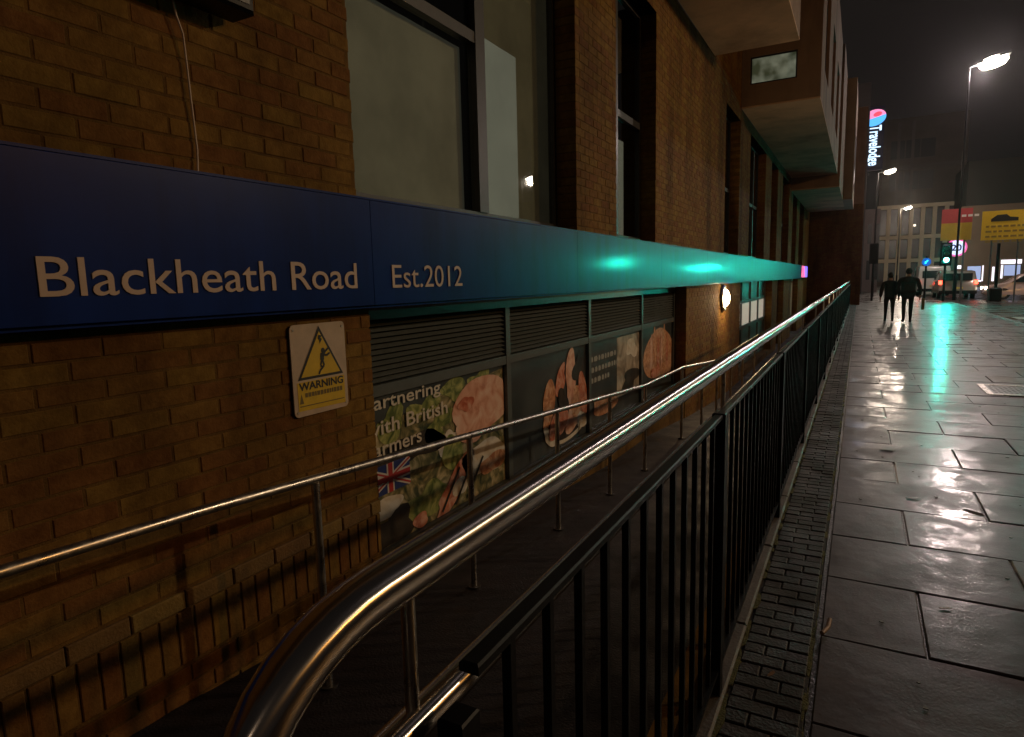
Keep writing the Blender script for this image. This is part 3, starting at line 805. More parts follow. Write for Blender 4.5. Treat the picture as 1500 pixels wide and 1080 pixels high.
clipblob(X[2], 8.0, .62, .22, .12, "cream", t, "picture_print", seed=61, rough=.4, **lim)
clipblob(X[3], 7.95, .22, .34, .13, "shade", t, "picture_print", seed=62, rough=.4, **lim)
clipblob(X[3], 7.0, .05, .4, .12, "orange", t, "picture_print", seed=63, rough=.3, **lim)
mb = MB(); random.seed(8)
for k, wd in enumerate((.78, .85, .55)):
    y = 6.55
    while y < 6.55+wd:
        L = random.uniform(.05, .12); z = .60-k*.12
        mb.poly([(X[4], y, z), (X[4], y+L*.8, z), (X[4], y+L, z+.03), (X[4], y+L*.7, z+.06), (X[4], y, z+.055)]); y += L+.025
mb.build("small_print", mat("poster_smallprint", (.34, .34, .31), .6), t)
t, a, b = poster(3, "slate", "poster filled by a large orange glazed joint of meat, nearest the wall lamp")
lim = dict(y0=a+.002, y1=b-.002, z0=-.156, z1=.826)
clipblob(X[1], 9.35, .38, .74, .42, "orange", t, "meat_print", seed=71, rough=.12, **lim)
for k in range(6):
    clipblob(X[2+k % 4], 8.9+k*.17, .45+.08*math.sin(k*2.1), .05, .30, ("pink", "orange", "red")[k % 3], t, "meat_print", seed=80+k, rough=.3, **lim)
clipblob(X[7], 9.1, .15, .20, .09, "red", t, "meat_print", seed=90, rough=.3, **lim)

# ------------------------------------------------------------------ wall lamp
sc_ = thing("bulkhead_lamp", "round glowing bulkhead wall lamp on the brick pier beyond the posters", "lamp", (XW, 13.05, 1.12))
mb = MB()
mb.tube([(XW+.04, 13.05+.23*math.cos(R(k*12)), 1.10+.23*math.sin(R(k*12))) for k in range(30)], .022, 8, closed=True)
mb.build("rim", "steel_dull", sc_, smooth=True)
MB().tube([(XW+.004, 13.05, 1.10), (XW+.04, 13.05, 1.10)], .215, 28).build("back_plate", "white_plastic", sc_, smooth=True)
M["lamp_warm"] = emis("warm_lamp_glass", (1.0, .74, .44), 40.0)
MB().tube([(XW+.04, 13.05, 1.10), (XW+.09, 13.05, 1.10), (XW+.125, 13.05, 1.10), (XW+.14, 13.05, 1.10)], [.17, .155, .10, .02], 24).build("diffuser", "lamp_warm", sc_, smooth=True)

def point(name, loc, col, energy, radius, parent=None, spot=None, rot=None):
    ld = bpy.data.lights.new(name, "SPOT" if spot else "POINT"); ld.color = col; ld.energy = energy; ld.shadow_soft_size = radius
    if spot: ld.spot_size = R(spot); ld.spot_blend = .6
    o = bpy.data.objects.new(name, ld); COL.objects.link(o); o.location = loc
    if rot: o.rotation_euler = rot
    if parent: o.parent = parent; o.matrix_parent_inverse = parent.matrix_basis.inverted()
    return o
point("lamp_light", (XW+.24, 13.05, 1.10), (1, .66, .34), 36, .08, sc_)

# ------------------------------------------------------------------ cable and dark fitting high on the wall
cb = MB().tube([at(251, -12, x=XW+.03), at(258, 22, x=XW+.03), at(268, 50, x=XW+.03), at(273, 90, x=XW+.02), at(279, 140, x=XW+.02), at(284, 180, x=XW+.015), at(289, 220, x=XW+.015), at(290, 257, x=XW+.02)], .0042, 6).build("hanging_cable", "cable", smooth=True)
tag(cb, "thin pale cable hanging down the brick wall to the top of the fascia", "cable")
fb = thing("flood_light", "dark unlit floodlight housing high on the wall above the hanging cable", "floodlight", (XW, 1.72, 2.66))
MB().cham(XW+.03, XW+.17, 1.60, 1.93, 2.60, 2.80, .012, "x").build("housing", "black", fb)
MB().box(XW+.001, XW+.03, 1.72, 1.80, 2.66, 2.76).build("bracket", "black", fb)
MB().box(XW+.171, XW+.174, 1.63, 1.90, 2.63, 2.77).build("lens", "frame", fb)

# ================================================================== RAILINGS
XR, ZR = -.455, 1.165
hr = thing("steel_handrail", "polished steel handrail with looped near end running above the black railing", "handrail", (XR, 0, 0))
pts = [(XR, YEND-.3, ZR)] + [(XR, y, ZR) for y in (20, 10, 6, 4, 3, 2, 1.5, 1, .8, .65, .56)]
cy, rr_ = .50, .0975
for k in range(0, 17):
    t = R(90 + k*11.25)
    pts.append((XR, cy + rr_*math.cos(t)*1.75, ZR-rr_ + rr_*math.sin(t)))
ZR2 = ZR-2*rr_
pts += [(XR, y, ZR2) for y in (.56, .65, .8, 1, 1.5, 2, 3, 4, 6, 10, 20, YEND-.3)]
# upper rail thicker than lower rail
rad = []
for p in pts:
    rad.append(.0300 if p[2] > ZR-.02 else (.0300-(ZR-.02-p[2])/(2*rr_-.02)*.0075))
MB().tube(pts, rad, 32).build("rail", "steel", hr, smooth=True)
pb = MB().tube([(XR, 0, ZR2-.02), (XR, 0, .02)], .02, 14)
pbm = pb.mesh("post", "black", True)
for k in range(1, 18):
    o = bpy.data.objects.new("post", pbm); COL.objects.link(o); o.parent = hr; o.matrix_parent_inverse = hr.matrix_basis.inverted()
    o.location = (0, .56+k*2.0, 0)
brm = MB().tube([(XR, 0, ZR-.026), (XR, 0, ZR2+.02)], .009, 10).mesh("bracket", "steel_dull", True)
for k in range(18):
    o = bpy.data.objects.new("bracket", brm); COL.objects.link(o); o.parent = hr; o.matrix_parent_inverse = hr.matrix_basis.inverted()
    o.location = (0, .56+k*2.0, 0)

XB = -.395
rl = thing("black_railing", "black painted bar railing standing between the pavement and the ramp", "railing", (XB, 18, 0))
py_ = [.57, 2.18, 4.08] + [6.05+k*1.97 for k in range(15)]
postm = MB().cham(-.022, .022, -.024, .024, .026, 1.050, .003).mesh("post", "black")
barm = MB().box(-.007, .007, -.007, .007, .13, 1.032).mesh("bar", "black")
nb = 0; restb = MB()
for i, y0 in enumerate(py_):
    o = bpy.data.objects.new("post", postm); COL.objects.link(o); o.parent = rl; o.matrix_parent_inverse = rl.matrix_basis.inverted(); o.location = (XB, y0, 0)
    if i == 0:
        o.scale = (.8, .8, .95)
    y1 = py_[i+1] if i+1 < len(py_) else YEND-.02
    if y1-y0 < .3: continue
    MB().cham(XB-.014, XB+.014, y0+.025, y1-.025, 1.033, 1.047, .003).build("top_rail", "black", rl)
    MB().box(XB-.016, XB+.016, y0+.025, y1-.025, .115, .129).build("bottom_rail", "black", rl)
    nn = int((y1-y0)/.118)
    for k in range(1, nn):
        y = y0+(y1-y0)*k/nn
        if nb < 290:
            o = bpy.data.objects.new("bar", barm); COL.objects.link(o); o.parent = rl; o.matrix_parent_inverse = rl.matrix_basis.inverted(); o.location = (XB, y, 0); nb += 1
        else: restb.box(XB-.007, XB+.007, y-.007, y+.007, .13, 1.032)
if restb.v: restb.build("distant_bars", "black", rl)["kind"] = "stuff"

# handrail on the ramp's wall side
XL = -1.95
wr = thing("ramp_handrail", "thin dull steel handrail on posts following the ramp beside the shop wall", "handrail", (XL, 5, 0))
pts = []
for (a, za), (b, zb) in zip(RP[:-1], RP[1:]):
    pts += [(XL, a+.05, za+(zb-za)*.05/(b-a)), (XL, b-.05, zb-(zb-za)*.05/(b-a))]
MB().tube(pts, .0185, 16).build("rail", "steel_dull", wr, smooth=True)
for y in (.60, 1.84, 3.03, 4.25, 5.4, 6.5, 8.1, 9.3, 10.4, 11.7, 13.0, 14.6):
    MB().tube([(XL, y, rail_z(y)-.018), (XL, y, rail_z(y)-.92)], .0175, 14).build("post", "steel_dull", wr, smooth=True)
    MB().tube([(XL, y, rail_z(y)-.93), (XL, y, rail_z(y)-.918)], .040, 14).build("base_plate", "frame", wr, smooth=True)

# ================================================================== STREET LAMPS
M["lamp_led"] = emis("street_lamp_lens", (1.0, .86, .70), 60.0)
M["lamp_sodium"] = emis("sodium_lamp_lens", (1.0, .50, .14), 40.0)
def street_lamp(x, y, label, energy, h=8.0, arm=-1, radius=.16, col=(1.0, .80, .64), lens="lamp_led", size=1.0, aim=None):
    """arm: +1 the head reaches towards +x, -1 towards -x"""
    t = thing("street_lamp", label, "street lamp", (x, y, 0), 0, "street lamps along the road")
    local("column", MB().tube([(0, 0, 0), (0, 0, 1.3), (0, 0, 1.32), (0, 0, h-.12)], [.085, .085, .06, .042], 14), "black", t, True)
    local("arm", MB().tube([(0, 0, h-.14), (0, 0, h-.06), (arm*.12, 0, h-.01), (arm*.35, 0, h+.03)], .03, 10), "frame_grey", t, True)
    hd = MB().poly([(arm*.3, -.13*size, h), (arm*.3, .13*size, h), (arm*(.3+.7*size), .17*size, h+.16*size), (arm*(.3+.7*size), -.17*size, h+.16*size)], (0, 0, .09))
    local("head", hd, "frame_grey", t)
    le = MB().tube([(arm*(.3+q*size), 0, h-.01-.05*size*r_+.23*q*size) for q, r_ in ((.06, .4), (.15, 1), (.35, 1.1), (.55, 1), (.64, .4))], [.07*size, .13*size, .15*size, .13*size, .07*size], 14)
    local("lens", le, lens, t, True)
    lo = Vector((x+arm*.65, y, h-.25))
    if aim: point("lamp_light", lo, col, energy, radius, t, spot=58, rot=(Vector(aim)-lo).to_track_quat("-Z", "Y").to_euler()).data.spot_blend = 1.0
    else: point("lamp_light", lo, col, energy, radius, t)
    return t
lp = at(1397, 440, y=41.2)
street_lamp(lp.x, 41.2, "nearest and tallest street lamp, brightest, at the upper right over the pavement", 3300, h=11.85, arm=1, radius=.25, size=1.9, col=(1.0, .77, .75))  # head and lens oversized, standing in for the lamp's glare
street_lamp(.75, 48.7, "street lamp beside the tall vertical hotel sign", 260, arm=1)
street_lamp(3.3, 76.7, "farthest and lowest-looking street lamp in front of the grid fronted building", 1500, arm=1)
street_lamp(14.0, 37.0, "street lamp on the far side of the road, mirrored in the window", 800, arm=-1)
street_lamp(12.5, 13.2, "added unseen warm white lamp across the road, aimed to light the shop wall", 2000, arm=-1, col=(1, .74, .46), aim=(-2.4, 6.8, .2))  # added lamp out of view, its cone shaped to brighten the wall
street_lamp(16.0, 9.5, "orange street lamp on the far pavement across the road", 900, arm=-1, col=(1, .45, .10), lens="lamp_sodium")
street_lamp(2.6, -22.0, "added unseen street lamp behind the viewpoint, lighting the near wall", 220, arm=1, col=(1.0, .62, .34))  # added lamp out of view, for warm light on the near wall

# ================================================================== TRAFFIC SIGNALS
GREEN = (.0, 1.0, .74)
M["sig_green"] = emis("green_signal", (.02, 1.0, .74), 1100.0)
M["sig_off"] = mat("unlit_lens", (.06, .03, .02), .3)
def signal(x, y, label, h=2.75, energy=60, lit=True, back=False, rz=0):
    t = thing("traffic_signal", label, "traffic light", (x, y, 0), rz, "traffic lights at the junction")
    local("pole", MB().tube([(0, 0, -.02), (0, 0, h+.55)], .057, 14), "black", t, True)
    local("housing", MB().cham(-.16, .16, -.32, -.07, h-.48, h+.48, .03), "black", t)
    local("backboard", MB().box(-.26, .26, -.069, -.058, h-.6, h+.6), "black", t)
    for k, on in ((1, 0), (0, 0), (-1, 1)):
        zz = h+k*.30
        s_ = -1
        disc = MB().tube([(0, -.322, zz), (0, -.345, zz)], .1, 20)
        local("lens", disc, "sig_green" if (on and lit) else "sig_off", t, True)
        vis_ = MB()
        for q in range(9):
            a0, a1 = R(-10+q*22.2), R(-10+(q+1)*22.2)
            if q == 8: a1 = R(190)
            vis_.poly([(.115*math.cos(a0), -.32, zz+.115*math.sin(a0)), (.115*math.cos(a1), -.32, zz+.115*math.sin(a1)), (.115*math.cos(a1), -.52, zz+.115*math.sin(a1)*.98), (.115*math.cos(a0), -.52, zz+.115*math.sin(a0)*.98)], (0, 0, .004))
        local("hood", vis_, "black", t)
    if lit:
        c_, s2 = math.cos(rz), math.sin(rz)
        d_ = Vector((-(-.6)*s2*-1 if False else .6*s2, -.6*c_, 0))
        point("signal_light", (x+d_.x, y+d_.y, h-.32), GREEN, energy, .10, t, spot=96, rot=(R(66), 0, R(180)+rz))
    return t
g = at(1386, 381, y=40.0)
signal(g.x, 40.3, "traffic light showing green past the two walkers", h=g.z+.30, energy=140)
signal(8.7, 38.0, "traffic light showing green on the island at the right of the junction", h=2.85, energy=180, rz=R(-25))
g = at(1280, 374, y=44)
t = thing("traffic_signal", "unlit traffic light seen from behind left of the two walkers", "traffic light", (g.x, 44, 0), 0, "traffic lights at the junction")
local("pole", MB().tube([(0, 0, -.1), (0, 0, 3.2)], .06, 12), "black", t, True)
local("housing", MB().cham(-.24, .24, -.1, .15, 2.1, 3.3, .04), "black", t)
# pole with guard rail box at the right of the junction
g = at(1457, 440, y=43)
t = thing("signal_post", "slim dark post with a broad base in the middle of the junction", "post", (g.x, 43, -.13))
local("pole", MB().tube([(0, 0, 0), (0, 0, 3.1)], .075, 12), "black", t, True)
local("base", MB().cham(-.26, .26, -.2, .2, 0, .75, .08), "black", t)

# illuminated keep-left roundel, 20 roundel
g = at(1357, 384, y=47)
t = thing("keep_left_bollard", "traffic bollard with a glowing blue keep left disc near the white van", "bollard", (g.x, 47, -.13))
zb = g.z+.13
local("column", MB().tube([(0, 0, 0), (0, 0, zb+.35)], .06, 12), "black", t, True)
M["sig_blue"] = emis("blue_disc", (.01, .22, 1.0), .45); M["sig_cyan"] = emis("cyan_arrow", (.02, .70, 1.0), 3)
local("disc", MB().tube([(0, -.07, zb), (0, -.1, zb)], .24, 24), "sig_blue", t, True)
local("arrow", MB().poly([(x*.7, -.105, zb+z*.7) for x, z in ((-.12, -.17), (.02, -.10), (-.02, -.05), (.14, .12), (.08, .18), (-.08, .01), (-.12, .05))], (0, -.01, 0)), "sig_cyan", t)
g = at(1401, 363, y=46)
t = thing("speed_limit_sign", "glowing round 20 speed limit sign above the green traffic light", "sign", (g.x, 46, -.13))
zs = g.z+.13
local("post", MB().tube([(0, 0, 0), (0, 0, zs+.3)], .05, 12), "black", t, True)
M["sig_white"] = emis("lit_sign_white", (.62, .70, 1.0), 1.3); M["sig_red"] = emis("lit_sign_red", (1.0, .14, .45), .9)
local("border", MB().tube([(0, -.06, zs), (0, -.09, zs)], .52, 28), "sig_red", t, True)
local("disc", MB().tube([(0, -.091, zs), (0, -.10, zs)], .42, 28), "sig_white", t, True)
text_mesh("numerals", "20", .50, .38, mat("sign_ink", (.01, .015, .12), .5), .03, facing(g.x-.25, 46-.106, g.z-.19), t)

# roadworks / direction boards
def board(px0, py0, px1, py1, y, label, name="road_sign"):
    a = at(px0, (py0+py1)/2, y=y); b = at(px1, (py0+py1)/2, y=y)
    zt = at((px0+px1)/2, py0, y=y).z; zb_ = at((px0+px1)/2, py1, y=y).z
    t = thing(name, label, "sign", ((a.x+b.x)/2, y, -.13))
    return t, a.x, b.x, zb_, zt
M["sign_redpink"] = mat("sign_red", (.42, .06, .06), .5, var=.1, vscale=2); M["sign_ochre"] = mat("sign_ochre", (.46, .34, .03), .5, var=.1, vscale=2)
t, x0, x1, z0, z1 = board(1379, 306, 1424, 352, 42.5, "rectangular board, red above and yellow below, over the green traffic light")
zm = z0+(z1-z0)*.55
MB().box(x0, x1, 42.5, 42.53, zm, z1).build("red_panel", "sign_redpink", t)
MB().box(x0, x1, 42.5, 42.53, z0, zm-.002).build("yellow_panel", "sign_ochre", t)
MB().tube([((x0+x1)/2+.4, 42.6, -.13), ((x0+x1)/2+.4, 42.6, z1)], .05, 10).build("post", "frame_grey", t, smooth=True)
mb = MB()
for k in range(3): mb.box(x0+.9+k*.28, x0+1.1+k*.28, 42.492, 42.499, z1-.45, z1-.33)
mb.build("small_print", "white_paint", t)
t, x0, x1, z0, z1 = board(1438, 308, 1512, 351, 42.0, "large yellow roadworks board with a dark symbol at the right edge")
MB().box(x0, x1, 42.0, 42.03, z0, z1).build("panel", "yellow", t)
cx = at(1471, 320, y=42).x
mb = MB().poly([(cx-.55, 41.99, z1-.55), (cx+.6, 41.99, z1-.55), (cx+.6, 41.99, z1-.38), (cx+.25, 41.99, z1-.34), (cx+.1, 41.99, z1-.2), (cx-.3, 41.99, z1-.22), (cx-.55, 41.99, z1-.42)])
mb.build("car_symbol", "print_black", t)
mb = MB(); random.seed(3)
for k in range(4):
    x = cx-.75
    while x < cx+.8:
        L = random.uniform(.1, .28); mb.box(x, x+L, 41.992, 41.998, z1-.85-k*.26, z1-.75-k*.26); x += L+.08
mb.build("small_print", mat("sign_brown_print", (.25, .16, .02), .6), t)
for xx in (x0+.5, x1-.5): MB().tube([(xx, 42.1, -.13), (xx, 42.1, z1-.05)], .04, 10).build("post", "frame_grey", t, smooth=True)

# ================================================================== HOTEL SIGN
YT = 70.0
ct = at(1281, 173, y=YT)
t = thing("hotel_sign", "tall glowing vertical sign with a pink and blue disc over white letters", "sign", (ct.x, YT, ct.z-7))
bl = at(1266, 246, y=YT); tr_ = at(1293, 186, y=YT)
MB().box(bl.x-.2, tr_.x+.15, YT+.02, YT+.4, bl.z-.3, ct.z+1.0).build("case", mat("sign_navy", (.01, .01, .05), .5), t)
M["disc_blue"] = emis("disc_blue", (.10, .48, 1.0), 1.25); M["disc_pink"] = emis("disc_pink", (1.0, .32, .60), 1.1); M["disc_red"] = emis("disc_red", (1.0, .08, .14), 1.2)
M["led_white"] = emis("led_letters", (.62, .82, 1.0), 1.7)
rw_ = .95
def ell(cx, cz, ax_, az, a0, a1, yy, rot=R(14), n=24):
    pts = []
    for k in range(n+1):
        q = R(a0+(a1-a0)*k/n); u, v = ax_*math.cos(q), az*math.sin(q)
        pts.append((cx+u*math.cos(rot)-v*math.sin(rot), yy, cz+u*math.sin(rot)+v*math.cos(rot)))
    return pts
MB().poly(ell(ct.x, ct.z, rw_, .72, 180, 360, YT-.05), (0, .05, 0)).build("blue_half", "disc_blue", t)
MB().poly(ell(ct.x, ct.z+.01, rw_, .72, 0, 180, YT-.05), (0, .05, 0)).build("pink_half", "disc_pink", t)
MB().poly(ell(ct.x+.25, ct.z+.3, .35, .2, 0, 350, YT-.09), (0, .03, 0)).build("red_spot", "disc_red", t)
# letters read downwards, turned a quarter to the right
top = at(1283, 184, y=YT); bot = at(1276, 243, y=YT)
L = top.z-bot.z
rot = Matrix(((0, 1, 0, 0), (0, 0, -1, 0), (-1, 0, 0, 0), (0, 0, 0, 1)))
text_mesh("lettering", "Travelodge", L, 1.25, "led_white", .02, Matrix.Translation((bot.x-.55, YT-.03, top.z)) @ rot, t)

# ================================================================== FAR BUILDINGS
tb = thing("dark_tower_block", "dark block behind the brick end wall that carries the hotel sign", "building", (-8, 74, -.13))
MB().box(-16, .15, 62, 84, -.13, 17).build("wall", mat("dark_cladding", (.06, .05, .045), .7, var=.2, vscale=.5), tb)
YG = 95.0
gb = thing("grid_front_building", "modern pale grid fronted building across the junction", "building", (6, YG, -.13))
xa, xb = at(1284, 350, y=YG).x, at(1402, 350, y=YG).x
zt_ = at(1340, 305, y=YG).z
M["gridpale"] = mat("pale_grid_frame", (.58, .50, .36), .8, var=.1, vscale=.6); M["gridwall"] = mat("grid_dark_wall", (.075, .062, .05), .7, var=.2, vscale=.4)
M["farglass"] = mat("far_dark_glass", (.02, .02, .022), .35)
MB().box(xa, xb+.5, YG+.35, YG+14, -.13, 20.5).build("wall", "gridwall", gb)
mb = MB(); nx = 7; cols = [xa+(xb-xa)*k/nx for k in range(nx+1)]
for c_ in cols: mb.box(c_-.22, c_+.22, YG-.1, YG+.349, -.13, zt_+.5)
fl_ = [3.3, 6.2, zt_+.5]
for z in fl_:
    for c0, c1 in zip(cols[:-1], cols[1:]): mb.box(c0+.221, c1-.221, YG-.1, YG+.349, z-.45, z)
mb.build("frame_grid", "gridpale", gb)
for c0, c1 in zip(cols[:-1], cols[1:]):
    for z0, z1 in ((.3, 2.84), (3.31, 5.74), (6.21, zt_+.04)):
        MB().box(c0+.24, c1-.24, YG+.28, YG+.34, z0+.2, z1-.1).build("window", "farglass", gb)
for k in range(3):
    for z in (11.8, 15.6):
        c_ = at(1305+k*22, 220, y=YG).x
        MB().box(c_, c_+1.5, YG+.29, YG+.345, z, z+2.2).build("window", "farglass", gb)
mb = MB()
for px in (1302, 1322, 1343):
    c_ = at(px, 220, y=YG).x-.4; mb.box(c_-.15, c_+.15, YG+.1, YG+.348, zt_+.51, 20)
mb.box(xa, xb, YG+.2, YG+.347, 14.3, 14.8); mb.build("upper_grid", mat("grey_grid_frame", (.09, .08, .07), .8), gb)
M["reflection_dot"] = emis("reflected_lamp", (1.0, .9, .75), 2.4)  # glowing dots stand in for lamp reflections in the dark panes
for px, py in ((1316, 335), (1318, 331), (1340, 330)):
    g = at(px, py, y=YG); MB().box(g.x-.12, g.x+.12, YG+.22, YG+.27, g.z-.12, g.z+.12).build("lamp_reflection", "reflection_dot", gb)

YS = 84.0
sb = thing("corner_shop_building", "brown fronted building with bright shop windows at the far right", "building", (14, YS, -.13))
x0 = at(1404, 380, y=YS).x; x1 = x0+30; zt2 = at(1450, 300, y=YS).z; zt3 = at(1460, 232, y=YS).z
M["brownfront"] = mat("brown_shop_front", (.20, .145, .10), .8, var=.12, vscale=.4)
MB().box(x0, x1, YS, YS+12, -.13, zt2).build("wall", "brownfront", sb)
MB().box(at(1421, 232, y=YS).x, x1, YS+.5, YS+12, zt2+.001, zt3).build("roof", mat("dark_roof", (.035, .035, .03), .7), sb)
M["shop_blue"] = emis("shop_window_blue", (.50, .62, 1.0), .62); M["shop_white"] = emis("shop_window_white", (.95, .90, 1.0), 1.5)
def shopwin(px0, py0, px1, py1, m_, name="shop_window", dy=.06):
    a = at(px0, py1, y=YS); b = at(px1, py0, y=YS)
    return MB().box(a.x, b.x, YS-dy, YS-dy+.04, a.z, b.z).build(name, m_, sb)
shopwin(1416, 390, 1437, 410, "shop_blue"); shopwin(1437.5, 389, 1441, 412, "shop_white"); shopwin(1420, 410.5, 1437, 413, "shop_white")
shopwin(1452, 391, 1457, 412, "shop_white"); shopwin(1470, 388, 1495, 404, "shop_blue"); shopwin(1466, 380, 1497, 387, "shop_white"); shopwin(1465, 388.5, 1469.5, 408, "shop_white")
shopwin(1402, 389, 1409, 394, "shop_white")
for px in (1408, 1446, 1461): 
    a = at(px, 330, y=YS); MB().box(a.x-.5, a.x+.5, YS-.04, YS-.01, 5.2, 7.2).build("window", "farglass", sb)
# far-left terrace at the end of the pavement
lt = thing("far_terrace", "dim pale fronted terrace seen past the end of the railing", "building", (1, 66, -.13))
xa_, xb_ = at(1263, 350, y=66).x, at(1288, 350, y=66).x
MB().box(xa_-1.5, xb_, 66, 78, -.13, 7.2).build("wall", mat("terrace_wall", (.22, .18, .17), .8, var=.1, vscale=.5), lt)
for k in range(3):
    for z in (1.0, 4.2): MB().box(xa_-.2+k*.62, xa_+.1+k*.62, 65.95, 65.99, z, z+1.7).build("window", "farglass", lt)

# ================================================================== VEHICLES
M["tyre"] = mat("tyre_rubber", (.02, .02, .02), .8); M["car_glass"] = mat("car_glass", (.02, .022, .024), .06)
M["tail"] = emis("tail_lamp", (1.0, .07, .035), 7.0); M["head"] = emis("head_lamp", (1.0, .86, .66), 9.0)
M["plate_y"] = mat("number_plate", (.55, .45, .08), .5)
def car(name, label, cat, x, y, rz, L, W_, H_, paint, prof, win, boxy=False):
    """prof: side outline (y forward = -L/2 is the nose), win: side glass outline"""
    t = thing(name, label, cat, (x, y, -.13), rz)
    mb = MB(); n_ = len(prof)
    # body: three sections across the width, roof tucked in
    secs = []
    for sx, tuck in ((-W_/2, 1), (-W_/2+.12, 0), (W_/2-.12, 0), (W_/2, 1)):
        ring = []
        for (py, pz) in prof:
            k = max(0, (pz-.95*H_*.55)/(H_*.5))*.10 if tuck else 0
            ring.append((sx*(1-k*1.2), py*(1-.012*tuck), pz-(.04 if (tuck and pz > H_*.5) else 0)))
        secs.append(ring)
    k0 = 0
    for r_ in secs: mb.v += r_
    for a in range(3):
        for q in range(n_):
            r2 = (q+1) % n_; mb.f.append((a*n_+q, a*n_+r2, (a+1)*n_+r2, (a+1)*n_+q))
    mb.f.append(tuple(range(n_))); mb.f.append(tuple(3*n_+q for q in range(n_-1, -1, -1)))
    local("body", mb, paint, t, True)
    for sx in (-1, 1):
        pts = [(sx*(W_/2-.055*(pz-win[0][1])/(win[1][1]-win[0][1]+1e-6)*1.3+.004), py, pz) for py, pz in win]
        local("side_window", MB().poly(pts, (-sx*.02, 0, 0)), "car_glass", t)
        for wy in (-L*.31, L*.30):
            wl = local("wheel", MB().tube([(sx*(W_/2-.02), wy, .33), (sx*(W_/2-.20), wy, .33)], .33, 22), "tyre", t, True)
            rim_ = MB().tube([(sx*(W_/2-.012), wy, .33), (sx*(W_/2-.03), wy, .33)], .20, 10); local("rim", rim_, "steel_dull", wl, True)
    return t
M["paint_white"] = mat("white_van_paint", (.50, .52, .48), .25, coat=.4); M["paint_grey"] = mat("grey_car_paint", (.20, .20, .17), .25, coat=.5); M["paint_pink"] = mat("pale_car_paint", (.44, .34, .30), .25, coat=.5)
van_p = [(-2.5, .3), (-2.5, .95), (-1.85, 1.15), (-1.3, 1.95), (-1.0, 2.08), (2.4, 2.1), (2.52, 1.9), (2.55, .3)]
car_p = [(-2.1, .28), (-2.15, .62), (-2.0, .80), (-1.15, .96), (-.45, 1.42), (.35, 1.48), (1.15, 1.40), (1.95, 1.0), (2.12, .90), (2.15, .30)]
suv_p = [(-2.15, .3), (-2.2, .85), (-1.25, 1.05), (-.75, 1.62), (.2, 1.72), (1.85, 1.66), (2.15, 1.15), (2.2, .35)]
g = at(1362, 432, y=56)
# both face away from the camera: nose towards +y
t = car("delivery_van", "pale green white van driving away behind the two walkers", "van", g.x, 56, math.pi, 5.0, 2.0, 2.1, "paint_white", van_p, [(-1.15, 1.2), (-.85, 1.85), (-.2, 1.85), (-.2, 1.2)])
def rear(t, L, W_, zl, glass_z, plate_z, rise=.5):
    for sx in (-1, 1): local("tail_light", MB().box(sx*W_*.46-.09, sx*W_*.46+.09, L/2+.01, L/2+.05, zl-.11, zl+.13), "tail", t)
    local("rear_window", MB().box(-W_*.36, W_*.36, L/2-.02, L/2+.012, glass_z, glass_z+rise), "car_glass", t)
    local("number_plate", MB().box(-.26, .26, L/2+.03, L/2+.045, plate_z, plate_z+.11), "plate_y", t)
    local("bumper", MB().box(-W_*.49, W_*.49, L/2-.05, L/2+.09, .32, .52), "black", t)
rear(t, 5.08, 2.0, .95, 1.25, .65)
g = at(1395, 436, y=49)
t = car("parked_suv", "grey tall car with red tail lights stopped behind the green traffic light", "car", g.x, 49, math.pi, 4.4, 1.95, 1.72, "paint_grey", suv_p, [(-1.1, 1.05), (-.7, 1.5), (1.6, 1.5), (1.8, 1.08)])
rear(t, 4.4, 1.95, 1.0, 1.12, .62, .42)
g = at(1488, 434, y=46)
t = car("passing_car", "pale pinkish car crossing the junction with a headlamp on, cut by the right edge", "car", g.x+.6, 46, math.pi/2+math.pi, 4.3, 1.8, 1.48, "paint_pink", car_p, [(-1.0, .98), (-.4, 1.36), (.4, 1.40), (1.1, 1.32), (1.6, 1.0)])
t.rotation_euler = (0, 0, -math.pi/2)
for sx in (-1, 1): local("headlight", MB().box(sx*.72-.13, sx*.72+.13, -2.16, -2.08, .58, .74), "head", t)
local("sill_trim", MB().box(-.93, -.905, -1.2, 1.2, .30, .36), "steel_dull", t)

# ================================================================== AIR
hz = MB().box(-20, 40, -26, 112, -1.9, 22.5).build("haze", None)
hm = bpy.data.materials.new("night_haze"); hm.use_nodes = True
n, l = nodes(hm); n.remove(n["Principled BSDF"])
pv = n.new("ShaderNodeVolumePrincipled"); pv.inputs["Density"].default_value = 0.00024; pv.inputs["Color"].default_value = (.9, .9, .9, 1); pv.inputs["Anisotropy"].default_value = 0.93
l.new(pv.outputs[0], n["Material Output"].inputs["Volume"]); hz.data.materials.append(hm)
tag(hz, kind="stuff")
